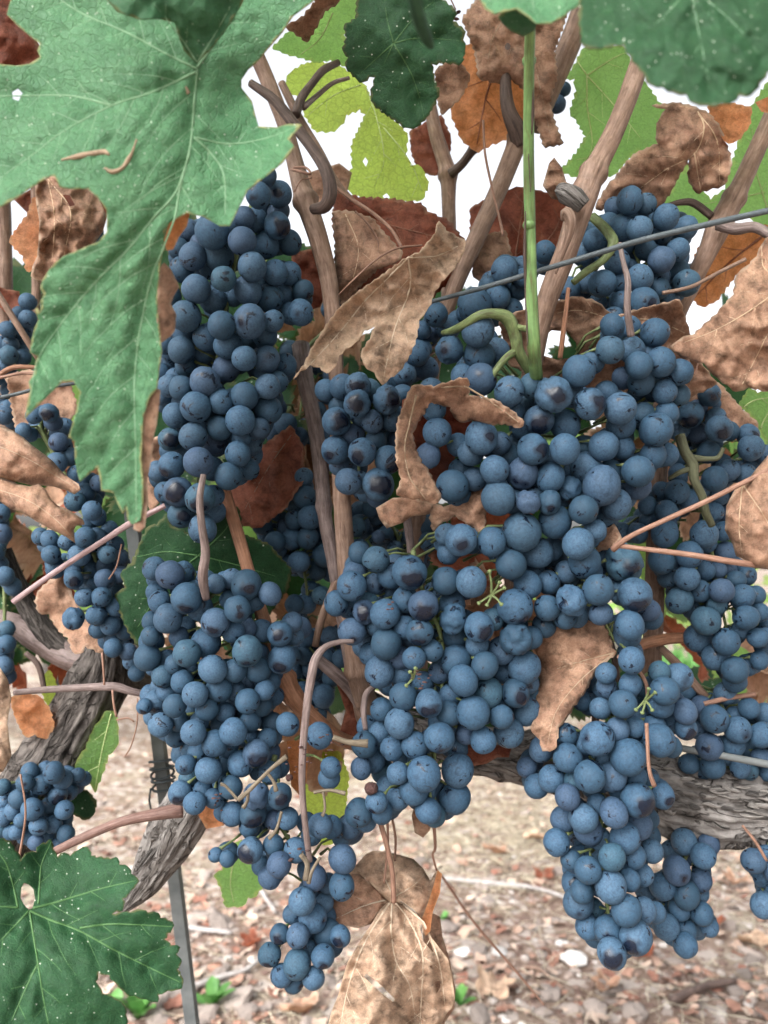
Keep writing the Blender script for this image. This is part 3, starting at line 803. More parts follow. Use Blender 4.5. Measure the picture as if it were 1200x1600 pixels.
def weed(x, y, s, label, n=9):
    p0 = gpt(x, y); J = Join(); root = thing('weed', label, 'weed', p0)
    for k in range(n):
        a = rs.uniform(0, 6.28); le = rs.uniform(.3, 1); hgt = rs.uniform(.5, 1.5)*s
        out = Vector((math.cos(a), math.sin(a), 0)); sd2 = Vector((-math.sin(a), math.cos(a), 0)); JJ = Join(); V = []
        for i in range(6):
            t = i/5; c_ = p0+out*s*le*t*1.1+Vector((0, 0, hgt*(t-.35*t*t))); wd = s*.24*math.sin(math.pi*min(1, t*.92+.06))
            V += [c_-sd2*wd+Vector((0, 0, wd*.4)), c_, c_+sd2*wd+Vector((0, 0, wd*.4))]
        JJ.add(V, [(i*3+j, i*3+j+1, i*3+j+4, i*3+j+3) for i in range(5) for j in range(2)])
        obj('leaf', JJ.mesh('leaf', M['weed'], p0), root, p0)
weed(215, 1590, .05, 'bright green weed on the soil just left of the stake foot', 12)
weed(330, 1572, .045, 'small green weed right of the stake foot')
weed(692, 1452, .022, 'tiny green seedling right of the dry hanging leaf', 6)
weed(718, 1580, .032, 'green seedling at the bottom right of the dry hanging leaf', 7)
weed(180, 1585, .04, 'green weed under the tip of the bottom-left leaf')
def weed_patch():
    JJ = Join()
    for k in range(2600):
        x, y = rs.gauss(2.0, .8), rs.gauss(5.4, .7); p0 = Vector((x, y, ground_z(x, y))); a = rs.uniform(0, 6.28); l = rs.uniform(.04, .16); sd2 = Vector((-math.sin(a), math.cos(a), 0))*.009
        q = p0+Vector((math.cos(a)*l*.5, math.sin(a)*l*.5, l)); m_ = (p0+q)/2+Vector((0, 0, l*.2))
        JJ.add([p0-sd2, p0+sd2, m_+sd2*1.6, m_-sd2*1.6, q], [(0, 1, 2, 3), (3, 2, 4)])
    g = obj('weeds', JJ.mesh('weeds', M['weed'])); tag(g, 'green weeds growing on the strip beyond the vine row', 'weeds', kind='stuff')
weed_patch()

# =================================================================== the vines of this row: trunks, arms, canes, leaves
VB = thing('grape_vine', 'old gnarled vine with grey arm at right carrying the front canes and leaves', 'grape vine', at(1000, 1235, .47))
VA = thing('grape_vine', 'dark gnarled vine with forked trunk at left behind the blue bunches', 'grape vine', at(150, 1060, .52))
def wood(parent, name, pts, m, n=12, step=8, disp=None, nodes=(), label=None):
    J = Join(); px_tube(J, pts, n, step, disp or cane_disp(pts[0][0]*.13, .06), nodes)
    return obj(name, J.mesh(name, M[m], at(*pts[0][:3])), parent, at(*pts[0][:3]), label)
# --- trunks and arms
wood(VB, 'arm', [(560, 1090, .47, 18), (620, 1130, .48, 26), (700, 1160, .485, 30), (800, 1180, .49, 36), (900, 1195, .485, 44), (980, 1215, .475, 50), (1040, 1238, .465, 56), (1110, 1255, .46, 56), (1180, 1262, .46, 52), (1300, 1290, .46, 52), (1420, 1320, .47, 50)],
     'bark', 110, 3, bark_disp(3, .30), label='thick grey old arm with flaking bark')
wood(VB, 'trunk', [(1405, 1300, .47, 56), (1440, 1420, .49, 62), (1460, 1700, .50, 66), (1470, 2300, .50, 70), (1475, 2800, .5, 76)], 'bark', 60, 12, bark_disp(8, .18))
wood(VA, 'trunk', [(165, 1000, .53, 22), (160, 1045, .525, 40), (135, 1100, .52, 44), (98, 1160, .52, 46), (45, 1240, .52, 44), (-10, 1340, .53, 44), (-50, 1500, .54, 46), (-70, 1800, .55, 50), (-80, 2500, .56, 56)], 'bark_dark', 100, 4, bark_disp(13, .22), label='dark grey twisted trunk with deep lengthwise furrows')
wood(VA, 'arm', [(120, 1030, .54, 26), (185, 1035, .545, 34), (240, 1050, .55, 28), (300, 1060, .56, 24), (380, 1080, .56, 20)], 'bark_dark', 60, 5, bark_disp(21, .2))
wood(VA, 'arm', [(-40, 960, .53, 15), (20, 975, .53, 16), (60, 1000, .53, 18), (100, 1022, .53, 20), (150, 1040, .53, 22)], 'cane_grey', 40, 5, bark_disp(24, .10))
wood(VA, 'spur', [(5, 860, .53, 12), (22, 905, .53, 14), (48, 955, .53, 16), (82, 1005, .53, 18), (115, 1030, .53, 18)], 'bark_dark', 40, 5, bark_disp(27, .09))
wood(VA, 'arm', [(345, 1180, .47, 24), (315, 1225, .465, 32), (284, 1282, .46, 38), (256, 1330, .46, 34), (230, 1372, .46, 24), (208, 1402, .46, 14), (190, 1424, .46, 5)], 'bark', 90, 3, bark_disp(31, .26), label='weathered split stub of grey wood below the left bunch')
# flakes of bark along the arm
M['bark_light'] = wood_material('flaking_bark', (.24, .22, .205), (.34, .32, .30), (.09, .075, .065), su=4, sv=.5, bump=.8, rough=.85)
for k in range(64):
    x = rs.uniform(1030, 1230); y = 1236+(x-1040)*.17+rs.uniform(-46, 42); l = rs.uniform(14, 46); dd = .46-.045*math.sqrt(max(0, 1-((y-(1240+(x-1040)*.17))/52)**2))*.47 - .0006
    wd = rs.uniform(1.5, 4.5); J = Join(); rows = [(x, y, dd, 1.2), (x+l*.3, y+l*.05+rs.uniform(-2, 2), dd-.0006, wd), (x+l*.7, y+l*.12+rs.uniform(-2, 2), dd-.0008, wd*.8), (x+l, y+l*.17+rs.uniform(-4, 4), dd-.001-rs.uniform(0, .0025), .7)]
    px_tube(J, rows, 7, 5, cane_disp(k, .9)); obj('bark_strip', J.mesh('bark_strip', M[rs.choice(('bark', 'bark_light'))], at(x, y, dd)), VB, at(x, y, dd))
for k in range(12):
    x = rs.uniform(235, 330); y = 1340-(x-235)*1.35+rs.uniform(-18, 22); l = rs.uniform(30, 70); dd = .46-.011
    J = Join(); rows = [(x, y, dd, 1), (x-l*.2, y+l*.27, dd-.001, 2.4), (x-l*.42, y+l*.55, dd-.001, 2.0), (x-l*.6, y+l*.8, dd-.002, .7)]
    px_tube(J, rows, 5, 6, cane_disp(k, .4)); obj('bark_strip', J.mesh('bark_strip', M['bark'], at(x, y, dd)), VA, at(x, y, dd))
# --- canes
NC = [(.22, .25), (.62, .22)]
wood(VB, 'cane', [(398, 80, .44, 12), (420, 130, .44, 12), (443, 190, .435, 12), (460, 250, .43, 13), (478, 315, .425, 16), (498, 375, .42, 15), (513, 435, .42, 14), (521, 510, .42, 13), (526, 600, .42, 12), (530, 690, .42, 13), (535, 790, .42, 14), (541, 880, .42, 14), (549, 970, .425, 15), (560, 1050, .43, 18), (575, 1120, .45, 20)], 'cane', 26, 6, nodes=[(.235, .35), (.93, .3)], label='upright tan cane left of the centre')
wood(VB, 'cane', [(470, 540, .46, 14), (478, 600, .45, 13), (492, 665, .45, 12), (502, 740, .445, 12), (508, 810, .44, 11), (522, 880, .44, 11), (535, 960, .445, 11), (550, 1040, .45, 12)], 'cane_grey', 20, 7, nodes=[(.5, .25)])
wood(VB, 'cane', [(392, 130, .42, 6), (430, 158, .415, 8), (462, 198, .41, 9), (490, 235, .405, 9), (510, 268, .40, 10), (516, 300, .40, 11), (508, 322, .402, 10), (490, 327, .41, 8)], 'cane_dark', 16, 5)
wood(VB, 'cane', [(440, 130, .46, 6), (470, 190, .455, 7), (500, 240, .45, 7), (525, 285, .45, 6), (550, 312, .45, 4)], 'cane', 14, 6)
wood(VB, 'cane', [(528, 98, .47, 5), (505, 110, .46, 6), (488, 130, .455, 6), (470, 155, .45, 7), (462, 180, .445, 7)], 'cane_dark', 12, 5)
wood(VB, 'cane', [(545, 122, .47, 3), (520, 130, .465, 3.5), (495, 150, .46, 4), (474, 168, .45, 5)], 'cane_grey', 10, 5)
wood(VB, 'cane', [(817, 200, .47, 16), (800, 245, .468, 15), (775, 305, .465, 14), (748, 365, .46, 14), (720, 425, .46, 13), (700, 475, .46, 13), (680, 545, .46, 13), (668, 640, .465, 13), (655, 760, .47, 13), (650, 900, .48, 14), (655, 1100, .485, 15)], 'cane', 24, 7, nodes=[(.02, .3), (.4, .2)], label='slanting tan cane behind the centre dry leaf')
wood(VB, 'cane', [(796, 30, .46, 8), (794, 80, .46, 8), (790, 130, .46, 9), (794, 170, .46, 11), (806, 200, .462, 14), (815, 225, .466, 15)], 'cane_dark', 16, 6)
wood(VB, 'cane', [(672, 165, .52, 10), (680, 205, .52, 11), (692, 245, .52, 12), (700, 275, .52, 13), (701, 320, .52, 11), (702, 380, .52, 11), (700, 480, .52, 11)], 'cane', 16, 7, nodes=[(.35, .3)])
wood(VB, 'cane', [(704, 272, .515, 8), (722, 256, .51, 7), (740, 232, .505, 7), (760, 208, .50, 7), (780, 180, .495, 5)], 'cane_dark', 12, 5, nodes=[(.5, .4)])
wood(VB, 'cane', [(925, -30, .48, 17), (905, 30, .48, 17), (885, 80, .48, 17), (862, 135, .48, 16), (835, 200, .48, 15)], 'cane', 20, 8)
wood(VB, 'cane', [(1100, -180, .41, 13), (1050, -30, .405, 14), (1003, 90, .40, 15), (978, 160, .395, 15), (955, 215, .39, 16), (930, 265, .385, 18), (912, 305, .383, 22), (900, 345, .382, 19), (884, 395, .382, 17), (866, 440, .383, 17), (852, 480, .385, 16), (838, 540, .39, 15), (825, 620, .40, 15), (815, 760, .42, 15), (805, 900, .44, 16), (800, 1100, .46, 17)], 'cane', 28, 6, nodes=[(.36, .28)], label='thick tan cane with a scarred node right of the green shoot')
wood(VB, 'cane', [(1235, 120, .45, 14), (1210, 175, .45, 14), (1182, 235, .448, 14), (1152, 300, .445, 15), (1125, 350, .442, 19), (1105, 395, .442, 15), (1080, 445, .445, 14), (1050, 520, .45, 14), (1030, 700, .46, 14), (1020, 1000, .47, 15), (1010, 1200, .475, 16)], 'cane', 24, 7, nodes=[(.19, .25)], label='tan cane with a knotted node near the right edge')
wood(VB, 'cane', [(1122, 350, .43, 10), (1150, 358, .425, 9), (1178, 355, .42, 8), (1205, 368, .415, 8), (1240, 390, .41, 8)], 'cane_grey', 14, 5)
wood(VB, 'cane', [(1040, 322, .44, 3.5), (1065, 316, .44, 5), (1085, 318, .44, 6), (1112, 338, .44, 6)], 'cane_dark', 10, 5)
wood(VB, 'cane', [(345, 745, .425, 9), (358, 790, .42, 9.5), (373, 840, .415, 10), (392, 905, .412, 10), (412, 970, .41, 11), (430, 1025, .41, 13), (450, 1075, .41, 17), (475, 1108, .415, 14), (505, 1135, .42, 12), (540, 1158, .43, 11), (600, 1170, .45, 12)], 'cane_or', 20, 6, nodes=[(.62, .3)], label='orange-brown cane behind the left bunch')
wood(VB, 'cane', [(498, 1032, .43, 9), (520, 1050, .43, 10), (545, 1072, .435, 11), (565, 1100, .44, 12)], 'cane_grey', 14, 6)
wood(VB, 'cane', [(528, 905, .44, 8), (512, 940, .44, 6), (500, 975, .44, 6), (492, 1010, .44, 5)], 'cane', 12, 6)
wood(VB, 'cane', [(985, 1015, .44, 8), (1010, 1005, .44, 9), (1045, 998, .445, 9), (1085, 996, .45, 8), (1130, 990, .46, 8)], 'cane_or', 14, 6)
wood(VB, 'cane', [(1030, 1010, .45, 6), (1060, 1040, .45, 7), (1090, 1075, .45, 7), (1118, 1105, .455, 5)], 'cane', 12, 6)
wood(VB, 'cane', [(932, 980, .44, 6), (934, 1030, .44, 6), (931, 1080, .44, 6), (930, 1135, .445, 6)], 'cane_dark', 12, 6)
wood(VB, 'cane', [(952, 990, .45, 4), (960, 1030, .45, 5), (966, 1065, .45, 4)], 'cane_dark', 10, 6)
wood(VB, 'cane', [(634, 800, .43, 7), (640, 840, .43, 6.5), (645, 880, .43, 6), (660, 915, .43, 5)], 'cane_grey', 10, 6)
wood(VB, 'peduncle', [(318, 742, .365, 4.5), (312, 780, .362, 5.5), (315, 820, .362, 6), (321, 862, .365, 7), (317, 900, .368, 8), (322, 935, .375, 6)], 'cane_grey', 14, 5)
wood(VB, 'peduncle', [(552, 1002, .375, 3.5), (530, 1003, .372, 4), (508, 1011, .368, 5), (493, 1030, .365, 7), (486, 1060, .363, 7), (480, 1100, .362, 6.5), (474, 1160, .362, 6), (472, 1225, .363, 5.5), (477, 1290, .366, 5), (484, 1345, .372, 4.5)], 'cane_grey', 14, 5, label='long grey bent stalk in front of the lower centre bunch')
wood(VB, 'peduncle', [(585, 1072, .40, 5), (572, 1085, .395, 5), (568, 1110, .39, 5), (571, 1140, .39, 4)], 'cane_grey', 10, 5)
wood(VB, 'peduncle', [(968, 380, .37, 3.5), (974, 410, .368, 4), (981, 440, .366, 5), (980, 480, .365, 5.5), (986, 525, .37, 6)], 'cane_grey', 12, 5)
wood(VB, 'petiole', [(888, 450, .37, 3), (885, 480, .37, 3.5), (880, 520, .372, 4), (875, 560, .375, 4)], 'cane_or', 10, 5)
wood(VB, 'petiole', [(958, 858, .36, 5.5), (985, 838, .352, 4), (1040, 812, .346, 4), (1100, 785, .342, 4), (1160, 755, .342, 4), (1230, 720, .345, 4)], 'tendril', 12, 6, label='thin brown leaf stalk slanting up to the right edge')
wood(VB, 'petiole', [(960, 852, .36, 4), (1000, 857, .35, 4), (1080, 867, .345, 4.5), (1160, 880, .342, 5), (1240, 888, .345, 5)], 'tendril', 12, 6)
wood(VB, 'petiole', [(1035, 458, .40, 3), (1080, 448, .40, 3), (1125, 425, .40, 3), (1165, 405, .40, 3)], 'cane', 10, 6)
wood(VB, 'shoot', [(829, 25, .30, 8.5), (827, 100, .315, 8.5), (826, 200, .328, 8.5), (827, 300, .338, 8.7), (829, 400, .344, 9), (831, 480, .348, 9.5), (834, 545, .352, 10.5), (838, 590, .37, 10)], 'stem_green', 20, 6, label='upright green shoot right of the centre')
wood(VB, 'peduncle', [(692, 520, .385, 4), (708, 516, .378, 6), (728, 506, .37, 7), (748, 493, .366, 7), (770, 490, .366, 8), (792, 497, .368, 11), (804, 520, .370, 10), (811, 550, .372, 9), (828, 580, .378, 8), (850, 610, .385, 6)], 'rachis', 14, 5, label='thick green bunch stalk curving over the upper berries')
wood(VB, 'peduncle', [(806, 548, .372, 6), (790, 560, .37, 6), (774, 580, .368, 5), (765, 600, .37, 4)], 'rachis', 10, 5)
wood(VB, 'peduncle', [(795, 505, .37, 6), (812, 512, .368, 5), (825, 514, .362, 5)], 'rachis', 10, 5)
wood(VB, 'peduncle', [(925, 338, .41, 7), (948, 360, .405, 8), (958, 380, .40, 8), (944, 405, .40, 6), (915, 425, .40, 6), (895, 442, .40, 5)], 'rachis', 12, 5)
wood(VB, 'petiole', [(640, -40, .20, 11), (648, 0, .205, 11), (655, 30, .21, 11), (668, 62, .218, 9), (676, 75, .22, 4)], 'stem_deep', 14, 6) if 'stem_deep' in M else None
wood(VA, 'petiole', [(20, 941, .36, 4.5), (60, 912, .362, 4.5), (110, 878, .365, 4.5), (160, 846, .366, 4.5), (205, 817, .368, 5), (258, 790, .372, 4)], 'petiole_pink', 12, 6) if 'petiole_pink' in M else wood(VA, 'petiole', [(20, 941, .36, 4.5), (60, 912, .362, 4.5), (110, 878, .365, 4.5), (160, 846, .366, 4.5), (205, 817, .368, 5), (258, 790, .372, 4)], 'cane_grey', 12, 6, label='pinkish broken leaf stalk slanting across the left bunch')
wood(VA, 'cane', [(22, 1082, .44, 4.5), (80, 1077, .44, 5.5), (140, 1074, .44, 6), (178, 1073, .44, 7), (205, 1080, .44, 6), (235, 1087, .445, 5)], 'cane_grey', 12, 6, label='thin grey twig crossing the dark trunk')
wood(VA, 'cane', [(60, 1345, .42, 7), (90, 1328, .42, 6.5), (140, 1304, .42, 7), (190, 1284, .42, 7.5), (240, 1273, .42, 9), (285, 1265, .425, 12)], 'cane_red', 14, 6, label='brown cane stub running left above the bottom-left leaf')
wood(VA, 'cane', [(-5, 250, .5, 13), (3, 320, .5, 13), (6, 390, .5, 12), (8, 470, .5, 12), (12, 600, .51, 12), (10, 800, .52, 13)], 'cane', 16, 8)
wood(VA, 'cane', [(-20, 430, .47, 4), (10, 480, .47, 5), (35, 520, .47, 5), (60, 560, .475, 5)], 'cane', 10, 6)
wood(VA, 'cane', [(56, 290, .49, 8), (57, 360, .49, 7), (57, 430, .49, 7), (56, 500, .49, 6)], 'cane', 10, 6)
wood(VA, 'cane', [(40, 1020, .5, 4), (60, 1040, .5, 5), (70, 1080, .5, 4)], 'cane_dark', 8, 6)
wood(VA, 'cane', [(-20, 600, .46, 3), (0, 585, .46, 4), (22, 574, .46, 4), (60, 574, .46, 3)], 'cane_or', 8, 6)
def bits(parent, name, lst, m='tendril'):
    for pts in lst: wood(parent, name, pts, m, 7, 5, cane_disp(pts[0][0], .2))
bits(VB, 'tendril', [
 [(755, 188, .44, 2), (758, 240, .44, 2), (768, 290, .44, 2), (780, 340, .44, 2), (786, 368, .44, 2.5)],
 [(520, 290, .43, 2.5), (550, 312, .425, 3), (585, 335, .42, 3), (612, 360, .415, 3), (628, 388, .41, 3)],
 [(555, 330, .42, 1.5), (575, 350, .42, 1.5), (590, 375, .42, 1.5), (592, 400, .42, 1.2)],
 [(660, 383, .40, 1.2), (620, 388, .40, 1.5), (585, 408, .40, 1.5), (555, 435, .40, 1.5), (530, 460, .41, 1.5)],
 [(455, 265, .41, 2), (470, 268, .405, 2.5), (485, 272, .405, 2), (478, 262, .415, 2), (458, 262, .42, 2)],
 [(460, 300, .41, 1.2), (470, 282, .41, 1.2), (488, 278, .41, 1.2)],
 [(594, 1285, .39, 4), (604, 1320, .39, 4), (613, 1365, .392, 4), (615, 1410, .393, 4)],
 [(605, 1270, .40, 2), (606, 1320, .40, 2), (600, 1380, .40, 1.8)],
 [(612, 1275, .41, 2), (618, 1310, .41, 2), (617, 1345, .41, 1.6)],
 [(678, 1285, .42, 3), (680, 1325, .42, 2.5), (676, 1335, .42, 2), (682, 1360, .42, 1.6)],
 [(690, 1368, .6, 2), (740, 1440, .6, 2), (800, 1510, .6, 2), (850, 1570, .6, 1.5)],
 [(875, 1085, .44, 3), (840, 1180, .45, 3), (835, 1195, .45, 3)],
 [(838, 1170, .43, 2), (840, 1195, .43, 2.5), (842, 1215, .43, 2)],
 [(1010, 1130, .36, 3), (1014, 1200, .36, 3), (1022, 1228, .362, 4)],
 [(965, 1025, .38, 3), (990, 1040, .38, 3.5), (1008, 1065, .38, 3), (1012, 1090, .38, 3)],
 [(1075, 560, .40, 1), (1085, 585, .40, 1), (1092, 560, .40, 1.2)],
 [(1160, 1290, .40, 2), (1180, 1315, .40, 2.5), (1198, 1345, .40, 2)],
 [(1100, 1100, .44, 4), (1140, 1090, .44, 4), (1180, 1085, .44, 4)],
 [(700, 300, .5, 1), (706, 310, .5, 1)],
 [(712, 15, .40, 1), (700, -10, .40, 1)],
])
bits(VA, 'tendril', [
 [(160, 1020, .43, 2), (162, 1050, .43, 2), (163, 1070, .43, 2)],
 [(176, 1078, .42, 2), (178, 1100, .42, 2), (182, 1120, .42, 2)],
 [(182, 1125, .42, 1.2), (200, 1122, .42, 1.2), (210, 1128, .42, 1.2)],
 [(215, 1090, .43, 1.2), (214, 1130, .43, 1.2), (205, 1165, .43, 1.2), (195, 1182, .43, 1.2)],
 [(190, 850, .37, 1.2), (182, 885, .37, 1.2), (170, 905, .37, 1.2)],
 [(0, 590, .44, 2.5), (40, 583, .44, 2.5), (90, 590, .44, 2.5), (125, 600, .44, 2.5)],
 [(30, 1340, .42, 2), (40, 1270, .42, 1.6), (32, 1210, .42, 1.6)],
])
# --- papery grey scar of the cut beside the thick cane
wood(VB, 'spur', [(868, 428, .364, 2), (880, 395, .362, 4), (890, 365, .36, 6), (892, 345, .359, 8), (884, 332, .36, 8), (880, 345, .362, 4)], 'cane', 12, 4, cane_disp(4, .5))
wood(VB, 'spur', [(912, 322, .368, 12), (898, 308, .368, 15), (884, 300, .372, 13), (872, 298, .376, 6)], 'bark', 30, 3, bark_disp(77, .45))

# =================================================================== traced leaves
def Z(x0, y0, s, *p): return [(x0+a/s, y0+b/s) for a, b in p]
# 1 the large green leaf at the upper left
o1 = Z(0, 0, 2.4, (-60, -60), (40, -60), (40, 0), (25, 55), (75, 105), (150, 165), (140, 190), (150, 215), (110, 240), (60, 247), (0, 240), (-90, 235), (-140, 500), (-90, 800), (0, 778), (60, 745), (130, 695), (190, 660), (205, 662), (225, 702), (270, 710), (330, 708), (370, 745), (400, 790), (400, 870), (370, 905), (310, 930), (240, 960), (205, 985), (185, 1010), (160, 1050), (150, 1080), (165, 1105), (140, 1150), (150, 1170)) + \
     Z(0, 450, 3, (200, 60), (165, 100), (180, 150), (158, 200), (145, 260), (140, 300), (175, 320), (165, 360), (160, 400), (135, 440), (142, 480), (130, 530), (115, 615), (170, 560), (230, 500), (290, 442), (345, 438), (375, 490), (350, 600), (320, 700), (350, 720), (350, 790), (360, 860), (375, 910), (420, 870), (455, 840), (470, 900), (475, 950), (530, 960), (550, 1010), (578, 1060), (590, 1015), (597, 1085), (620, 1110), (660, 1090), (672, 1000), (672, 900), (662, 800), (668, 700), (672, 600), (700, 520), (738, 470), (748, 380), (760, 300), (752, 220), (742, 120)) + \
     Z(0, 0, 2.4, (590, 1180), (592, 1090), (600, 1000), (612, 930), (618, 870), (635, 835), (700, 800), (760, 812), (825, 848), (862, 848), (890, 790), (930, 712), (1000, 660), (1060, 610), (1105, 550), (1085, 522), (1133, 466), (1080, 465), (1040, 478), (970, 475), (955, 420), (945, 380), (905, 330), (905, 300), (930, 262), (960, 238), (1000, 190), (1060, 120), (1100, 60), (1180, 0), (1200, -60))
v1 = [[(308, 108), (255, 82), (200, 52), (130, 22), (80, -10)], [(306, 112), (270, 130), (230, 147), (175, 165), (100, 205), (50, 243), (-10, 285)],
      [(308, 108), (303, 160), (300, 205), (295, 240), (280, 300), (272, 345), (250, 400), (235, 440), (218, 520), (210, 600), (212, 700), (213, 800)], [(296, 240), (275, 300), (240, 340), (200, 390), (150, 440), (100, 500), (60, 560), (48, 620)],
      [(308, 105), (330, 75), (355, 40), (385, -5), (400, -25)], [(303, 215), (330, 240), (350, 275), (352, 335)], [(303, 215), (360, 225), (420, 215), (465, 197)], [(175, 165), (110, 150), (30, 150), (-20, 150)]]
leaf(VA, o1, [(0, 0, .285), (300, 105, .275), (450, 0, .29), (465, 195, .268), (350, 345, .27), (0, 300, .268), (150, 430, .262), (250, 420, .268), (60, 560, .258), (40, 640, .25), (250, 600, .27), (200, 800, .265), (120, 740, .262), (395, 140, .295), (60, 160, .275), (160, 300, .258)],
     M['green'], 'largest green leaf, filling the upper left corner', v1, step=4.5, pucker=.0010, crumple=0, holes=[Z(0, 0, 2.4, (45, 345), (68, 332), (85, 350), (70, 380), (48, 372))], vein_mat=M['v_green'], vr=2.0, margin_w=10)
SURF_BIG = SURF[0]
# its brown rolled margins
leaf(VA, Z(0, 0, 2.4, (595, 1010), (615, 985), (640, 1010), (672, 1075), (650, 1110), (640, 1140), (660, 1180), (655, 1240), (640, 1260), (600, 1290), (588, 1200)) , [(250, 420, .266), (275, 450, .274), (255, 520, .268), (270, 530, .272)], M['dry'], None, crumple=.0012, step=5, curl=.002, vein_mat=M['v_dry'], name='margin')
leaf(VA, Z(0, 450, 3, (735, 470), (752, 480), (745, 560), (735, 640), (722, 690), (710, 800), (690, 900), (695, 1000), (680, 1120), (655, 1145), (625, 1130), (630, 1090), (660, 1050), (672, 900), (660, 800), (668, 700), (670, 590), (700, 520)), [(245, 620, .268), (225, 700, .266), (230, 800, .264), (212, 825, .262)], M['dry'], None, crumple=.001, step=5, name='margin')
leaf(VA, Z(0, 0, 2.4, (635, 830), (690, 800), (712, 800), (700, 850), (670, 890), (650, 935), (625, 940), (615, 900)), [(262, 350, .27), (290, 335, .276), (262, 385, .268)], M['orange'], None, crumple=.001, step=5, name='margin')
# blemishes of dry tissue on the blade
for pts in ([(96, 250), (125, 244), (150, 239), (165, 238), (171, 242)], [(163, 262), (175, 268), (190, 262), (200, 248), (207, 235), (213, 218)], [(290, 135), (294, 146)]):
    b_ = Join(); px_tube(b_, [(x, y, SURF_BIG(np.array([(x, y)], float))[0]-.0003, (1.2, 3.4, 2.8, 3.4, 1.5)[min(i, 4)]) for i, (x, y) in enumerate(pts)], 8, 4, cane_disp(pts[0][0], .6)); obj('scar', b_.mesh('scar', M['pale'], at(pts[0][0], pts[0][1], .268)), VA, at(pts[0][0], pts[0][1], .268))
# overlapping lobe near its stalk; shade of its tilt put into a darker green
leaf(VA, Z(0, 0, 2.4, (380, -60), (400, 0), (440, 45), (520, 72), (600, 72), (655, 85), (668, 130), (690, 190), (738, 238), (790, 185), (850, 105), (905, 20), (940, -60)), [(180, 0, .262), (250, 30, .262), (307, 100, .273), (370, 0, .275), (300, 20, .268)], M['green_dark'], 'wrinkled dark lobe folded over the stalk end of the largest leaf',
     [[(308, 98), (290, 70), (268, 40), (240, 5)], [(308, 98), (335, 55), (360, 10)]], step=5, tooth=0, pucker=.0013, crumple=.002, vein_mat=M['v_green'], vr=1.6)
# 2 green leaf at the lower left
o2 = Z(0, 1200, 2.667, (-90, 300), (0, 292), (25, 300), (50, 312), (62, 340), (75, 350), (85, 385), (95, 370), (112, 352), (150, 350), (160, 325), (190, 312), (212, 298), (222, 335), (240, 372), (268, 352), (292, 366), (320, 345), (368, 328), (380, 365), (400, 372), (432, 374), (460, 378), (492, 374), (497, 402), (535, 410), (548, 440), (580, 470), (545, 512), (512, 545), (520, 565), (500, 600), (470, 606), (500, 600), (540, 600), (590, 588), (615, 602), (662, 604), (668, 625), (700, 632), (727, 655), (700, 690), (688, 712), (712, 738), (752, 746), (735, 775), (758, 808), (740, 838), (752, 860), (766, 892), (750, 922), (700, 930), (660, 945), (658, 976), (610, 965), (560, 950), (525, 945), (520, 935), (480, 895), (455, 865), (410, 852), (400, 890), (430, 940), (480, 960), (520, 990), (530, 1067), (520, 1150), (-90, 1150))
v2 = [[(45, 1423), (20, 1450), (-15, 1485)], [(46, 1423), (52, 1460), (60, 1510), (68, 1560), (78, 1610)], [(46, 1423), (80, 1438), (125, 1455), (180, 1485), (230, 1510), (282, 1535)], [(47, 1420), (80, 1412), (120, 1400), (160, 1388), (212, 1376)], [(60, 1412), (62, 1380), (65, 1350), (80, 1315)], [(28, 1418), (14, 1417), (-10, 1416)], [(28, 1418), (22, 1390), (10, 1350), (-5, 1330)], [(58, 1508), (40, 1545), (18, 1595)], [(125, 1450), (170, 1444), (220, 1445), (270, 1448)]]
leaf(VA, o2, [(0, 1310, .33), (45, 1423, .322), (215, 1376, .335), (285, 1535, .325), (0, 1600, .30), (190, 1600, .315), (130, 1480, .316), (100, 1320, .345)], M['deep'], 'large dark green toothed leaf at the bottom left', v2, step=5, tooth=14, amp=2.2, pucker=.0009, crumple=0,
     holes=[Z(0, 1200, 2.667, (88, 500), (100, 480), (120, 485), (140, 505), (146, 545), (135, 585), (120, 590), (100, 570), (86, 540))], vein_mat=M['v_deep'], vr=1.9, margin_w=8)
# 3 dark green leaf, top centre
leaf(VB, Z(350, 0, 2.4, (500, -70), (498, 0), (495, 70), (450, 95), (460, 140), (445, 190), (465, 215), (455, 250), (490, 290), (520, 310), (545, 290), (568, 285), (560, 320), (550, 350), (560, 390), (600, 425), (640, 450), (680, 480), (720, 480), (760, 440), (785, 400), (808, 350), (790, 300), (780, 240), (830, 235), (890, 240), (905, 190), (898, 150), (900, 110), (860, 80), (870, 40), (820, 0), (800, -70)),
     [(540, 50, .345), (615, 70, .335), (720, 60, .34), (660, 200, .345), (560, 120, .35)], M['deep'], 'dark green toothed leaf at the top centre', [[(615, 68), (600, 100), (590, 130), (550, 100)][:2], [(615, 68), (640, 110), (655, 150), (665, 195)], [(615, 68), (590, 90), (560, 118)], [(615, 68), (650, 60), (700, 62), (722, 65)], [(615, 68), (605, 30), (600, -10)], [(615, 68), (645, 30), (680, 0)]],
     step=6, tooth=9, amp=2.6, pucker=.0009, crumple=.0012, vein_mat=M['v_deep'], vr=1.3)
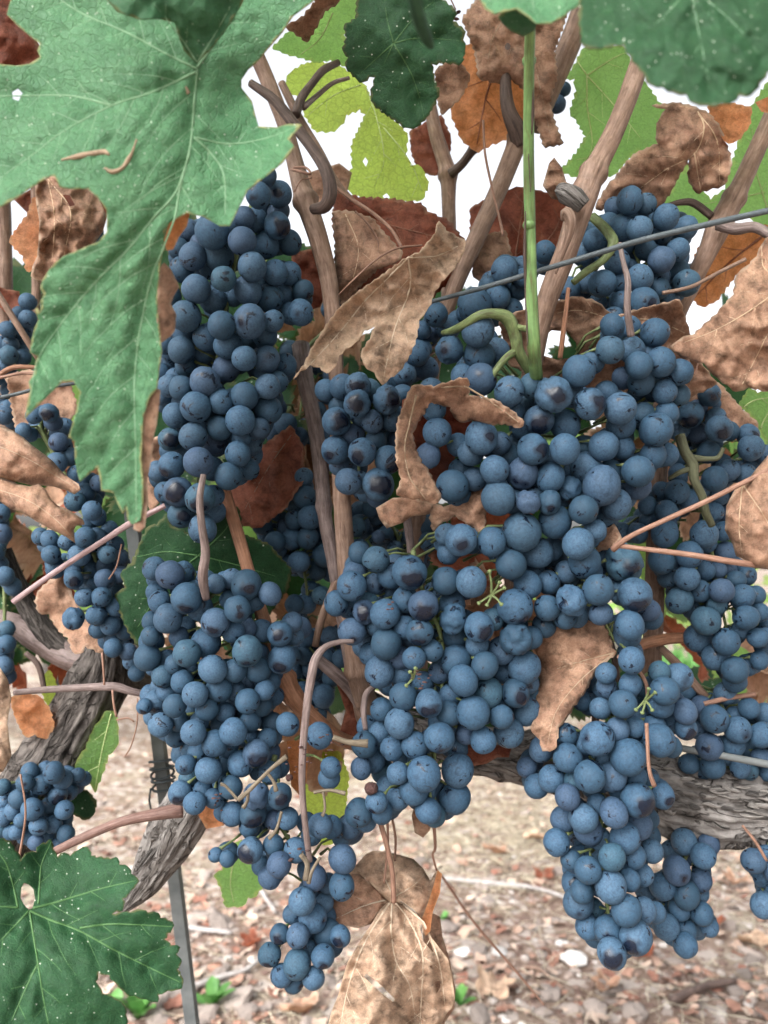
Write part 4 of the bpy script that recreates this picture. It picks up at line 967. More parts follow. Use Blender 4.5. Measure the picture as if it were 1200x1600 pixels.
leaf(VB, Z(350, 0, 2.4, (230, 310), (250, 270), (300, 240), (350, 230), (440, 250), (520, 310), (560, 380), (600, 420), (660, 470), (690, 510), (680, 580), (700, 620), (740, 625), (768, 690), (745, 750), (680, 755), (600, 755), (530, 740), (480, 730), (460, 690), (480, 630), (480, 540), (530, 430), (510, 410), (460, 430), (440, 470), (400, 495), (340, 490), (300, 430), (300, 370), (240, 345)),
     [(450, 130, .50), (560, 160, .50), (600, 200, .49), (650, 300, .50), (560, 300, .51)], M['lit'], 'backlit yellow-green leaf below the dark top centre leaf', [[(570, 130), (590, 190), (600, 250), (585, 290)], [(600, 200), (640, 250), (660, 300)], [(570, 130), (520, 150), (470, 190)]], step=8, tooth=10, amp=3, pucker=.001, crumple=.002, vein_mat=M['v_lit'], vr=1.2, holes=[Z(350, 0, 2.4, (520, 605), (530, 590), (540, 605), (532, 625)), Z(350, 0, 2.4, (595, 735), (610, 725), (622, 740), (608, 752))])
leaf(VB, Z(350, 0, 2.4, (180, 180), (240, 120), (290, 90), (330, 110), (350, 40), (420, 0), (450, -60), (520, -60), (500, 60), (450, 130), (470, 200), (460, 250), (400, 225), (350, 235), (300, 220), (240, 205)), [(450, 80, .46), (550, 0, .46), (530, 90, .47)], M['mid'], 'mid green leaf between the largest leaf and the top centre leaf', [[(520, 20), (500, 60), (470, 85)]], step=8, tooth=10, amp=2.5, crumple=.002, vein_mat=M['v_lit'], vr=1.2)
leaf(VB, Z(350, 0, 2.4, (230, 100), (300, 60), (340, 10), (345, -60), (450, -60), (430, 10), (380, 40), (340, 110), (310, 160), (290, 140)), [(470, 40, .40), (520, 0, .39), (480, 60, .41)], M['dry'], 'small tan dry leaf edge at the top beside the largest leaf', [], step=7, tooth=12, amp=3, crumple=.002)
leaf(VB, Z(750, 0, 2.667, (300, 330), (360, 320), (400, 260), (430, 200), (520, 190), (600, 190), (640, 280), (700, 360), (740, 420), (775, 450), (760, 540), (740, 600), (640, 640), (560, 730), (480, 745), (400, 740), (335, 712), (400, 640), (440, 570), (400, 500), (375, 470), (400, 380), (395, 330)),
     [(890, 120, .50), (980, 100, .50), (1030, 200, .50), (900, 270, .51), (960, 250, .49)], M['mid'], 'light green leaf behind the thick tan cane', [[(917, 118), (918, 170), (925, 230), (900, 270)], [(917, 118), (960, 165), (1000, 215)], [(917, 118), (960, 90), (985, 80)], [(917, 118), (900, 90), (905, 75)]], step=8, tooth=10, amp=3, pucker=.001, crumple=.002, vein_mat=M['v_lit'], vr=1.4)
leaf(VB, Z(750, 0, 2.667, (415, -80), (420, 0), (412, 80), (425, 190), (470, 205), (520, 198), (560, 190), (598, 188), (620, 230), (650, 270), (682, 305), (700, 350), (760, 365), (800, 385), (860, 395), (885, 430), (940, 442), (1000, 435), (1060, 425), (1080, 398), (1130, 400), (1165, 350), (1200, 300), (1300, 240), (1300, -80)),
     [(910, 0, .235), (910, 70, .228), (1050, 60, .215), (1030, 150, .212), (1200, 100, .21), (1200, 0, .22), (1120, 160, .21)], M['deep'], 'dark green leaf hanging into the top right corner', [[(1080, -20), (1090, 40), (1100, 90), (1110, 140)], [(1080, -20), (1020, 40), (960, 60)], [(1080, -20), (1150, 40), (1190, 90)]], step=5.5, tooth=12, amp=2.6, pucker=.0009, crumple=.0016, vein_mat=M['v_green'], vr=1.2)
leaf(VB, Z(750, 0, 2.667, (-20, -60), (0, 0), (20, 35), (60, 60), (100, 50), (150, 38), (200, 70), (232, 98), (290, 100), (320, 85), (350, 72), (370, 50), (420, 20), (420, -60)), [(755, 0, .24), (830, 30, .235), (900, 10, .24)], M['green'], 'pale green leaf edge at the top above the green shoot', [[(830, -20), (836, 34)]], step=5, crumple=.0015, vein_mat=M['v_green'], vr=1.2)
leaf(VB, Z(750, 0, 2.667, (75, 70), (100, 45), (150, 35), (205, 70), (235, 100), (230, 125), (180, 152), (130, 130), (95, 100)), [(790, 20, .25), (815, 55, .262), (840, 35, .252)], M['green_dark'], None, [], step=5, crumple=.002, curl=.002, name='leaf')
leaf(VB, Z(750, 0, 2.667, (740, 880), (800, 790), (860, 670), (880, 740), (960, 830), (1020, 790), (1070, 620), (1100, 500), (1140, 430), (1200, 340), (1290, 350), (1290, 1000), (1180, 1000), (1120, 890), (1000, 900), (900, 950)), [(1050, 300, .50), (1150, 200, .49), (1200, 330, .50), (1080, 340, .5)], M['mid'], 'green leaf behind the right-hand tan cane', [[(1200, 330), (1180, 260), (1175, 200)], [(1195, 300), (1150, 310), (1090, 320)]], step=9, tooth=12, amp=3, crumple=.003, vein_mat=M['v_lit'], vr=1.2)
leaf(VB, Z(800, 400, 3, (1060, 700), (1110, 620), (1150, 640), (1290, 620), (1290, 900), (1200, 900), (1165, 820), (1110, 740)), [(1160, 630, .46), (1200, 610, .46), (1200, 690, .47)], M['mid'], 'small green leaf at the right edge between two tan leaves', [[(1162, 636), (1180, 625), (1215, 620)], [(1185, 690), (1192, 660), (1210, 630)]], step=6, tooth=10, amp=2, crumple=.001, vein_mat=M['v_lit'], vr=1.2)
leaf(VB, [(205, 880), (220, 845), (232, 822), (245, 820), (262, 802), (268, 822), (300, 835), (330, 800), (352, 790), (373, 794), (380, 835), (420, 850), (455, 890), (450, 920), (420, 960), (350, 980), (250, 960), (237, 925), (232, 985), (215, 1010), (198, 982), (185, 950), (180, 928), (196, 918), (188, 896)],
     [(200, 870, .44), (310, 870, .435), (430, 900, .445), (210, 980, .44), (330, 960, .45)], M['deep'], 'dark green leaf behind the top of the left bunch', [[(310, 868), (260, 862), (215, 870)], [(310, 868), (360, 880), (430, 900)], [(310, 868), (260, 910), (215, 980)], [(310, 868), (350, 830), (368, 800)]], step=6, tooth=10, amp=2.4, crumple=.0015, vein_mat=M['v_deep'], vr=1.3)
leaf(VA, Z(0, 850, 3, (500, 780), (545, 790), (556, 880), (550, 950), (510, 990), (480, 1080), (445, 1168), (415, 1100), (350, 1080), (360, 1010), (400, 960), (430, 880)), [(180, 1120, .50), (130, 1210, .50), (150, 1235, .5)], M['mid'], 'green leaf hanging right of the dark trunk', [[(175, 1110), (160, 1170), (148, 1235)]], step=6, tooth=14, amp=2, crumple=.0015, vein_mat=M['v_lit'], vr=1.2)
leaf(VA, Z(0, 850, 3, (200, 620), (235, 590), (262, 650), (280, 700), (335, 750), (310, 820), (265, 855), (230, 780), (195, 690)), [(70, 1060, .55), (100, 1110, .55), (90, 1130, .55)], M['lit'], 'small yellow-green leaf behind the crossing grey twig', [], step=6, tooth=10, amp=2, crumple=.0015)
leaf(VA, Z(0, 850, 3, (330, 1180), (380, 1150), (420, 1165), (455, 1210), (440, 1270), (400, 1295), (350, 1270), (310, 1260)), [(120, 1240, .50), (150, 1260, .5), (130, 1280, .5)], M['deep'], 'small dark green leaf right of the lower left bunch', [], step=6, tooth=8, amp=2, crumple=.0015)
leaf(VB, Z(0, 1200, 2.667, (890, 445), (925, 425), (950, 320), (1010, 300), (1100, 370), (1120, 460), (1060, 540), (1035, 540), (1010, 578), (938, 578), (920, 500)), [(340, 1370, .55), (400, 1350, .55), (370, 1410, .55)], M['mid'], 'light green leaf under the loose tail of the left bunch', [[(365, 1340), (360, 1380), (365, 1410)]], step=7, tooth=10, amp=2, crumple=.002, vein_mat=M['v_lit'], vr=1.2)
leaf(VB, Z(350, 1200, 2.667, (320, 100), (330, 10), (370, -60), (480, -70), (520, 30), (505, 200), (450, 320), (400, 315), (340, 200)), [(480, 1200, .52), (530, 1200, .52), (510, 1300, .52)], M['lit'], 'bright green leaf behind the loose berries at the lower centre', [], step=7, tooth=10, amp=2, crumple=.002)
# --- dry leaves
D1 = [(458, 592), (475, 570), (490, 540), (512, 505), (530, 482), (555, 460), (590, 435), (635, 403), (655, 395), (680, 365), (686, 345), (697, 360), (728, 378), (722, 400), (705, 425), (690, 440), (680, 455), (670, 480), (655, 500), (650, 530), (640, 555), (625, 580), (610, 590), (597, 602), (585, 582), (570, 572), (564, 552), (578, 530), (586, 510), (570, 516), (556, 535), (540, 545), (530, 555), (522, 575), (510, 583), (500, 574), (485, 570), (470, 580)]
leaf(VB, D1, [(460, 590, .335), (520, 500, .345), (600, 430, .352), (640, 400, .356), (560, 520, .352), (590, 590, .345), (720, 385, .372), (660, 470, .365), (625, 500, .358)], M['pale'], 'tan dry leaf hanging folded in the centre above the small bunch', [[(638, 402), (600, 440), (570, 470), (530, 520), (470, 585)], [(638, 402), (640, 450), (615, 520), (598, 595)], [(638, 402), (680, 400), (715, 385)]], step=4.5, tooth=13, amp=2, crumple=.0062, cfreq=.9, pucker=.001, curl=-.006, curl_w=22, vein_mat=M['v_pale'], vr=1.7)
leaf(VB, [(522, 300), (560, 308), (620, 312), (660, 320), (668, 330), (700, 345), (728, 378), (700, 440), (640, 500), (560, 490), (530, 420), (520, 350)], [(520, 300, .46), (620, 320, .455), (720, 380, .46), (560, 470, .44)], M['rust'], 'dark rust leaf behind the tan hanging leaf', [[(530, 330), (600, 350), (660, 365), (715, 380)]], step=7, tooth=12, amp=3, crumple=.005, vein_mat=M['rust'], curl=.008, curl_w=30)
leaf(VB, [(520, 330), (545, 330), (580, 340), (610, 375), (630, 395), (620, 410), (590, 420), (560, 450), (535, 480), (522, 440), (524, 380)], [(525, 340, .43), (600, 380, .42), (540, 470, .43)], M['dry'], 'crumpled pinkish brown leaf left of the rust leaf', [[(540, 335), (560, 390), (545, 460)]], step=5, tooth=10, amp=2.5, crumple=.0045, vein_mat=M['v_dry'], vr=1.0, curl=.006)
leaf(VB, Z(400, 400, 2.667, (640, 560), (662, 535), (700, 540), (740, 545), (790, 530), (860, 508), (888, 520), (885, 580), (940, 590), (1000, 600), (1060, 640), (1118, 690), (1100, 718), (1040, 698), (980, 702), (900, 685), (850, 692), (818, 660), (812, 630), (760, 618), (710, 640), (675, 690), (652, 740), (662, 800), (690, 860), (720, 900), (750, 960), (772, 1010), (740, 1036), (680, 1012), (640, 1012), (585, 995), (605, 930), (585, 850), (582, 760), (590, 690), (612, 630)),
     [(645, 610, .372), (640, 680, .352), (650, 760, .348), (700, 600, .36), (730, 600, .352), (815, 660, .352), (780, 640, .356), (670, 780, .352), (665, 700, .37), (700, 625, .375)], M['dry'], 'curled brown leaf wrapped round two berries left of the big bunch', [[(650, 618), (640, 660), (632, 700), (640, 745), (665, 780)], [(690, 605), (730, 605), (770, 630), (810, 660)]], tooth=11, amp=2.2, sec=False, step=4.5, crumple=.0042, cfreq=1.4, curl=.006, curl_w=16, vein_mat=M['v_dry'])
leaf(VB, Z(400, 400, 2.667, (610, 600), (700, 560), (830, 560), (900, 640), (900, 720), (850, 800), (800, 900), (740, 980), (650, 940), (600, 800)), [(640, 640, .385), (700, 660, .405), (680, 740, .405), (720, 620, .40), (650, 740, .39)], M['rust'], 'shaded hollow of the curled brown leaf', [], step=6, crumple=.004)  # dark backing sheet: shade inside the curl put into its rust colour
leaf(VB, Z(400, 400, 2.667, (500, 1050), (570, 1008), (650, 1005), (740, 1035), (725, 1075), (650, 1085), (610, 1112), (545, 1135), (515, 1095)), [(590, 790, .385), (640, 790, .375), (670, 800, .375), (610, 815, .38)], M['dry'], 'small curled brown leaf under the leaf that wraps the berries', [], step=5, crumple=.004, curl=.006, curl_w=18)
leaf(VB, Z(400, 400, 2.667, (735, 1030), (780, 1045), (850, 1035), (900, 980), (955, 955), (962, 1010), (958, 1080), (952, 1165), (905, 1135), (830, 1080), (780, 1110), (740, 1155), (725, 1080)), [(680, 800, .395), (740, 780, .39), (755, 820, .385), (690, 820, .39)], M['dry'], 'torn tan dry leaf above the centre bunch', [], step=5, tooth=14, amp=2.5, crumple=.005, curl=.005)
leaf(VB, [(1240, 352), (1195, 375), (1182, 400), (1172, 412), (1150, 430), (1146, 460), (1120, 490), (1085, 522), (1062, 530), (1045, 545), (1072, 560), (1100, 568), (1120, 590), (1150, 612), (1170, 605), (1200, 612), (1240, 620)], [(1190, 380, .385), (1150, 450, .38), (1070, 535, .385), (1120, 580, .372), (1200, 500, .355), (1230, 600, .36), (1170, 540, .362)],
     M['dry'], 'broad tan dry leaf at the right edge', [[(1230, 440), (1180, 480), (1120, 515), (1070, 535)], [(1230, 440), (1195, 420), (1190, 385)], [(1230, 440), (1200, 520), (1160, 600)]], step=4.8, tooth=15, amp=2, crumple=.0075, cfreq=.8, pucker=.001, vein_mat=M['v_dry'], vr=1.6, curl=.006)
leaf(VB, [(780, 500), (815, 485), (850, 478), (900, 463), (930, 470), (960, 495), (1010, 480), (1062, 468), (1078, 520), (1090, 560), (1120, 600), (1060, 630), (950, 620), (840, 590), (795, 570)], [(800, 520, .405), (900, 470, .40), (1000, 500, .40), (1080, 560, .41), (900, 600, .43)], M['dry'], 'crumpled tan leaf behind the head of the big bunch', [[(960, 500), (900, 485), (830, 500)], [(960, 500), (1020, 500), (1070, 520)]], step=5, tooth=14, amp=2, crumple=.0060, vein_mat=M['v_dry'], vr=1.3, holes=[[(848, 528), (862, 516), (885, 518), (900, 535), (902, 558), (870, 562), (850, 556)]])
leaf(VB, [(1245, 700), (1200, 712), (1180, 735), (1168, 752), (1150, 762), (1135, 790), (1133, 828), (1145, 850), (1150, 868), (1180, 885), (1205, 890), (1245, 890)], [(1150, 770, .35), (1140, 830, .35), (1200, 720, .35), (1200, 800, .335), (1240, 860, .34)], M['dry'], 'rolled tan dry leaf at the right edge below the green one', [[(1160, 757), (1190, 800), (1230, 870)], [(1160, 757), (1155, 820), (1160, 870)]], step=4.8, crumple=.0045, cfreq=.8, pucker=.001, vein_mat=M['v_dry'], vr=1.3, curl=.012, curl_w=18)
leaf(VB, Z(750, 0, 2.667, (480, 860), (520, 790), (560, 745), (600, 690), (645, 640), (740, 600), (732, 560), (745, 500), (775, 455), (715, 440), (780, 432), (815, 428), (880, 440), (950, 470), (1000, 530), (1020, 590), (1045, 650), (1045, 700), (1020, 770), (970, 785), (900, 805), (868, 745), (872, 665), (835, 720), (800, 790), (760, 850), (735, 872), (680, 850), (620, 800), (560, 830), (500, 880)),
     [(940, 320, .45), (1000, 250, .44), (1040, 180, .43), (1130, 230, .42), (1120, 290, .425), (1030, 320, .44), (1060, 220, .425)], M['dry'], 'brown dry leaf drooping at the upper right', [[(1090, 175), (1100, 200), (1085, 240), (1040, 265), (990, 300), (940, 320)], [(1090, 175), (1120, 220), (1125, 290)], [(1085, 240), (1090, 270), (1095, 298)]], step=5, tooth=12, amp=2.5, crumple=.0050, pucker=.001, vein_mat=M['v_dry'], vr=1.3, curl=.006)
leaf(VB, [(718, 80), (745, 60), (800, 70), (840, 110), (845, 190), (800, 215), (770, 225), (745, 238), (722, 220), (705, 180), (708, 140)], [(740, 80, .485), (800, 90, .48), (740, 220, .48), (830, 200, .485)], M['orange'], 'backlit rust-red leaf at the top right of centre', [[(780, 90), (760, 150), (745, 225)]], step=7, tooth=12, amp=2.5, crumple=.004, vein_mat=M['rust'])
leaf(VB, [(722, 30), (740, 5), (760, -20), (900, -30), (880, 40), (866, 80), (870, 120), (858, 160), (868, 195), (880, 225), (850, 230), (838, 190), (830, 150), (800, 125), (775, 130), (748, 122), (742, 80)], [(740, 30, .46), (850, 30, .45), (860, 220, .455), (770, 120, .46)], M['dry'], 'crumpled brown leaf at the top behind the green shoot', [[(800, 10), (830, 80), (860, 210)], [(800, 10), (770, 60), (760, 115)]], step=6, tooth=10, amp=3, crumple=.0055, vein_mat=M['v_dry'], vr=1.1, curl=.006)
leaf(VB, [(680, 110), (700, 95), (722, 100), (735, 120), (722, 150), (702, 170), (690, 180), (682, 150)], [(690, 110, .44), (725, 120, .44), (690, 170, .45)], M['dry'], None, [], step=5, tooth=10, amp=2, crumple=.005)
leaf(VB, [(640, 205), (668, 190), (690, 180), (705, 215), (702, 260), (680, 275), (655, 268), (643, 240)], [(650, 200, .53), (700, 210, .53), (670, 270, .53)], M['rust'], None, [], step=6, tooth=10, amp=2, crumple=.004)
leaf(VB, [(735, 325), (780, 300), (815, 292), (850, 300), (882, 312), (890, 350), (870, 390), (850, 425), (800, 440), (745, 430), (735, 380)], [(740, 330, .50), (860, 310, .50), (800, 430, .50)], M['rust'], 'backlit rust-red leaf between the two slanting canes', [[(800, 435), (810, 370), (820, 300)], [(800, 435), (860, 370), (880, 330)]], step=7, tooth=12, amp=2.5, crumple=.003, vein_mat=M['rust'])
leaf(VB, [(740, 390), (765, 365), (790, 360), (800, 400), (790, 430), (760, 450), (738, 430)], [(750, 380, .47), (790, 400, .47), (750, 440, .47)], M['dry'], None, [], step=6, tooth=10, amp=2, crumple=.005)
leaf(VB, [(848, 290), (858, 255), (866, 246), (878, 262), (885, 285), (900, 290), (880, 315), (862, 310)], [(850, 290, .43), (866, 250, .43), (890, 300, .43)], M['cane_grey'] if False else M['dry'], 'small grizzled dry leaf tip left of the scarred node', [], step=4, crumple=.006)
leaf(VB, [(1100, 372), (1150, 360), (1215, 350), (1225, 390), (1180, 410), (1150, 430), (1120, 470), (1098, 480), (1072, 462), (1080, 420), (1088, 395)], [(1100, 380, .47), (1200, 370, .47), (1080, 460, .48)], M['orange'], 'backlit orange leaf behind the right-hand wire', [[(1190, 370), (1140, 410), (1090, 460)]], step=6, tooth=12, amp=2.5, crumple=.004, vein_mat=M['rust'])
leaf(VB, [(1105, 165), (1140, 160), (1175, 168), (1172, 195), (1155, 218), (1138, 225), (1118, 205)], [(1110, 170, .42), (1170, 175, .42), (1140, 220, .42)], M['orange'], None, [], step=5, tooth=10, amp=2, crumple=.003)
leaf(VB, [(1180, 160), (1225, 140), (1225, 180), (1190, 175)], [(1180, 160, .40), (1220, 150, .4), (1200, 175, .4)], M['orange'], None, [], step=5, crumple=.003)
leaf(VB, [(355, 770), (380, 725), (405, 700), (455, 665), (475, 700), (475, 750), (445, 795), (405, 825), (372, 820)], [(370, 800, .47), (460, 680, .47), (440, 780, .46)], M['rust'], 'brown leaf right of the foot of the upper left bunch', [[(455, 680), (420, 730), (380, 800)]], step=6, tooth=12, amp=2, crumple=.006, vein_mat=M['v_dry'], vr=.8)
leaf(VB, [(455, 395), (490, 388), (512, 395), (520, 430), (500, 480), (465, 490), (458, 440)], [(460, 400, .47), (510, 400, .47), (490, 480, .47)], M['rust'], None, [], step=6, crumple=.005)
leaf(VB, [(480, 270), (530, 255), (550, 270), (540, 310), (500, 330), (480, 310)], [(480, 280, .5), (540, 270, .5), (500, 320, .5)], M['dry'], None, [], step=6, crumple=.005)
leaf(VB, [(1060, 590), (1100, 592), (1125, 600), (1160, 640), (1185, 662), (1180, 690), (1150, 672), (1120, 668), (1075, 640)], [(1070, 600, .44), (1170, 670, .44), (1120, 610, .44)], M['dry'], 'brown dry leaf below the broad tan leaf at right', [], step=6, tooth=12, amp=2, crumple=.005)
leaf(VB, [(1110, 640), (1150, 640), (1180, 660), (1170, 690), (1140, 690), (1115, 670)], [(1110, 650, .47), (1170, 660, .47), (1140, 690, .47)], M['orange'], None, [], step=6, tooth=10, amp=2, crumple=.003)
leaf(VB, Z(800, 850, 3, (170, 400), (240, 340), (330, 330), (380, 345), (440, 375), (465, 440), (470, 488), (492, 510), (430, 560), (392, 592), (350, 680), (290, 760), (268, 800), (220, 860), (210, 920), (203, 962), (165, 972), (140, 965), (130, 920), (85, 862), (118, 800), (110, 700), (130, 640), (128, 550), (110, 480)),
     [(860, 970, .40), (940, 980, .398), (962, 1018, .388), (900, 1060, .385), (850, 1040, .40), (855, 1165, .378), (835, 1140, .385)], M['dry'], 'tan dry leaf hanging between the centre bunch and the lower right bunch', [[(960, 1020), (920, 1030), (870, 1045)], [(960, 1020), (910, 1060), (870, 1110), (855, 1165)]], step=4.5, tooth=13, amp=2, crumple=.0042, pucker=.001, vein_mat=M['v_dry'], vr=1.2, curl=.005, curl_w=18)
leaf(VB, Z(350, 1200, 2.667, (430, 1180), (435, 1067), (450, 1010), (475, 950), (500, 860), (515, 810), (545, 760), (580, 700), (615, 650), (650, 590), (685, 555), (705, 545), (740, 560), (800, 605), (832, 640), (850, 690), (880, 725), (905, 760), (935, 800), (950, 870), (962, 960), (950, 1000), (930, 1020), (905, 1067), (900, 1180)),
     [(612, 1405, .392), (560, 1480, .385), (530, 1590, .378), (620, 1480, .392), (650, 1500, .375), (615, 1560, .385), (690, 1540, .388), (660, 1430, .385), (700, 1590, .39), (585, 1540, .372)], M['pale'], 'long pale dry leaf hanging at the bottom centre', [[(613, 1405), (580, 1455), (558, 1500), (540, 1560), (530, 1620)], [(613, 1405), (611, 1450), (618, 1500), (640, 1540), (650, 1600)], [(613, 1405), (640, 1440), (660, 1490), (658, 1560), (655, 1620)], [(613, 1405), (655, 1430), (685, 1500), (695, 1570)]],
     step=4.2, tooth=0, crumple=.0060, cfreq=.8, pucker=.0036, vein_mat=M['v_pale'], vr=1.9, curl=.008, curl_w=22, holes=[Z(350, 1200, 2.667, (582, 870), (592, 855), (625, 880), (660, 910), (690, 940), (712, 962), (705, 975), (670, 950), (620, 905)), Z(350, 1200, 2.667, (812, 655), (825, 650), (850, 700), (870, 750), (872, 770), (855, 750), (830, 720)), Z(350, 1200, 2.667, (878, 890), (900, 885), (902, 915), (885, 940)), Z(350, 1200, 2.667, (855, 825), (868, 820), (868, 840))])
leaf(VB, Z(350, 1200, 2.667, (405, 640), (430, 600), (455, 540), (520, 445), (560, 440), (610, 480), (650, 520), (690, 555), (650, 600), (615, 650), (560, 668), (500, 655), (440, 645)), [(515, 1430, .40), (550, 1370, .405), (605, 1405, .398), (570, 1445, .398)], M['dry'], 'left lobe of dry leaf at the bottom centre, folded back', [[(608, 1405), (570, 1415), (525, 1435)]], step=5, crumple=.004, vein_mat=M['v_pale'], vr=1.4, curl=.007)
leaf(VB, Z(350, 1200, 2.667, (520, 440), (555, 400), (590, 360), (620, 345), (680, 350), (730, 362), (790, 380), (830, 420), (860, 470), (890, 420), (905, 450), (895, 520), (870, 560), (845, 600), (835, 645), (790, 590), (740, 555), (690, 560), (640, 510), (590, 460)), [(550, 1360, .41), (600, 1335, .415), (670, 1360, .412), (685, 1380, .42), (620, 1400, .398), (660, 1430, .402), (640, 1370, .398)], M['pale'], 'crumpled pale dry leaf hanging above the long bottom one', [[(615, 1402), (600, 1365), (605, 1335)], [(615, 1402), (650, 1380), (670, 1355)]], step=4.5, crumple=.0070, vein_mat=M['v_pale'], vr=1.3, curl=.007)
leaf(VB, Z(350, 1200, 2.667, (820, 640), (850, 560), (870, 500), (890, 425), (908, 440), (900, 520), (870, 600), (860, 680), (840, 700)), [(660, 1440, .40), (685, 1370, .405), (675, 1440, .39)], M['orange'], None, [], step=5, crumple=.002)
leaf(VB, Z(350, 1200, 2.667, (825, 650), (860, 600), (900, 620), (910, 700), (940, 800), (965, 920), (960, 1000), (920, 1060), (880, 1180), (800, 1180), (850, 900)), [(670, 1440, .40), (700, 1500, .405), (710, 1560, .41), (680, 1600, .40)], M['dry'], None, [], step=5, crumple=.005)
leaf(VB, Z(500, 800, 3, (670, 1090), (730, 1080), (800, 1095), (860, 1090), (898, 1105), (885, 1150), (830, 1150), (780, 1180), (720, 1190), (690, 1150)), [(725, 1165, .42), (790, 1170, .42), (750, 1195, .415)], M['rust'], 'brown curled leaf under the right shoulder of the centre bunch', [], step=5, crumple=.003, curl=.005)
leaf(VB, Z(350, 1200, 2.667, (782, 200), (795, 150), (900, 150), (960, 175), (950, 195), (900, 190), (865, 230), (858, 260), (830, 290), (795, 270)), [(650, 1270, .42), (700, 1265, .42), (665, 1305, .42)], M['dry'], None, [], step=5, crumple=.003)
leaf(VB, [(525, 1065), (545, 1070), (562, 1090), (585, 1110), (580, 1140), (555, 1155), (530, 1148), (540, 1110)], [(530, 1070, .46), (570, 1100, .46), (550, 1150, .46)], M['rust'], 'rust leaf between the cane fork and the centre bunch', [], step=5, crumple=.004)
leaf(VB, Z(180, 850, 2.857, (765, 880), (855, 870), (860, 960), (855, 1060), (830, 1130), (785, 1080), (775, 980)), [(455, 1160, .42), (478, 1160, .42), (465, 1230, .42)], M['orange'], None, [], step=5, crumple=.003)
leaf(VB, Z(800, 400, 3, (405, 1215), (450, 1220), (490, 1270), (515, 1320), (480, 1375), (420, 1380), (390, 1400), (395, 1300)), [(935, 810, .385), (970, 840, .38), (935, 860, .385)], M['dry'], None, [], step=5, crumple=.004)
leaf(VB, Z(500, 800, 3, (1080, 210), (1130, 190), (1170, 230), (1150, 300), (1190, 400), (1120, 350)), [(870, 870, .41), (890, 880, .41), (880, 920, .41)], M['rust'], None, [], step=5, crumple=.004)
# left side
leaf(VA, Z(0, 0, 2.4, (132, 690), (160, 668), (205, 655), (260, 690), (330, 700), (370, 740), (395, 800), (385, 870), (340, 930), (280, 960), (240, 975), (215, 1020), (195, 1045), (150, 1062), (115, 1035), (122, 1000), (140, 960), (145, 900), (148, 830), (135, 760)), [(60, 300, .41), (90, 400, .40), (60, 430, .40), (150, 300, .415), (150, 380, .41), (100, 330, .40)], M['dry'], 'shrivelled grey-brown leaf framed by the notch of the largest leaf', [[(75, 280), (85, 340), (80, 430)], [(75, 280), (110, 330), (100, 400)]], step=4.5, crumple=.0065, cfreq=1.6, pucker=.001, vein_mat=M['v_dry'], vr=1.2, holes=[Z(0, 0, 2.4, (235, 730), (262, 732), (282, 770), (262, 775))])
leaf(VA, Z(0, 0, 2.4, (35, 900), (60, 860), (100, 810), (125, 740), (150, 740), (160, 900), (135, 1005), (100, 1018), (85, 960), (50, 925)), [(20, 380, .46), (60, 310, .46), (50, 420, .45)], M['orange'], 'orange crinkled leaf at the left edge beside the shrivelled leaf', [], step=5, tooth=9, amp=2.5, crumple=.005)
leaf(VA, [(20, 310), (60, 290), (150, 280), (170, 330), (150, 400), (100, 330), (50, 340)], [(30, 310, .49), (150, 300, .49), (100, 340, .49)], M['rust'], None, [], step=7, crumple=.004)
leaf(VA, Z(0, 450, 3, (-90, 630), (0, 645), (60, 670), (110, 702), (150, 738), (200, 775), (245, 810), (290, 862), (330, 895), (368, 918), (377, 945), (350, 967), (315, 950), (250, 930), (200, 925), (150, 925), (60, 905), (0, 885), (-90, 880)), [(0, 665, .37), (60, 700, .352), (0, 740, .362), (70, 755, .365), (120, 765, .352), (50, 680, .36)], M['dry'], 'upper roll of the tan dry leaf at the left edge', [[(-20, 690), (40, 715), (90, 745), (122, 765)]], step=4.5, crumple=.0035, curl=.012, curl_w=20, vein_mat=M['v_dry'], vr=1.1)
leaf(VA, Z(0, 450, 3, (-90, 870), (0, 880), (80, 918), (140, 930), (180, 920), (215, 945), (235, 985), (270, 1020), (320, 1040), (345, 1055), (390, 1088), (396, 1108), (355, 1115), (345, 1135), (352, 1195), (310, 1165), (260, 1140), (220, 1120), (160, 1085), (100, 1050), (50, 1035), (0, 1000), (-90, 990)), [(0, 750, .36), (60, 765, .35), (0, 780, .355), (115, 845, .345), (60, 795, .345), (130, 818, .345)], M['dry'], 'lower roll of the tan dry leaf at the left edge', [[(-20, 760), (40, 780), (85, 810), (118, 845)]], step=4.5, crumple=.0035, curl=.010, curl_w=16, vein_mat=M['v_dry'], vr=1.1)
leaf(VA, [(-30, -30), (40, -30), (30, 20), (62, 72), (62, 95), (30, 105), (-30, 105)], [(0, 0, .36), (60, 80, .36), (0, 100, .36)], M['rust'], 'dark brown leaf in the extreme top left corner', [], step=6, crumple=.005)
leaf(VA, [(10, 590), (40, 578), (75, 582), (110, 600), (122, 640), (100, 668), (60, 655), (25, 672)], [(20, 600, .47), (110, 610, .47), (60, 660, .47)], M['dry'], 'brown leaf behind the notch at the foot of the largest leaf', [], step=5, tooth=10, amp=2.5, crumple=.005)
leaf(VA, Z(0, 850, 3, (165, 260), (190, 210), (240, 165), (290, 155), (320, 200), (360, 280), (400, 350), (440, 390), (490, 470), (475, 512), (440, 495), (400, 480), (375, 515), (340, 505), (320, 440), (270, 400), (230, 330), (180, 320)), [(60, 930, .475), (110, 910, .47), (150, 1010, .465), (110, 1000, .47)], M['dry'], 'tan dry leaf between the dark trunk head and the left bunch', [], step=5, tooth=10, amp=2.5, crumple=.0045, curl=.004)
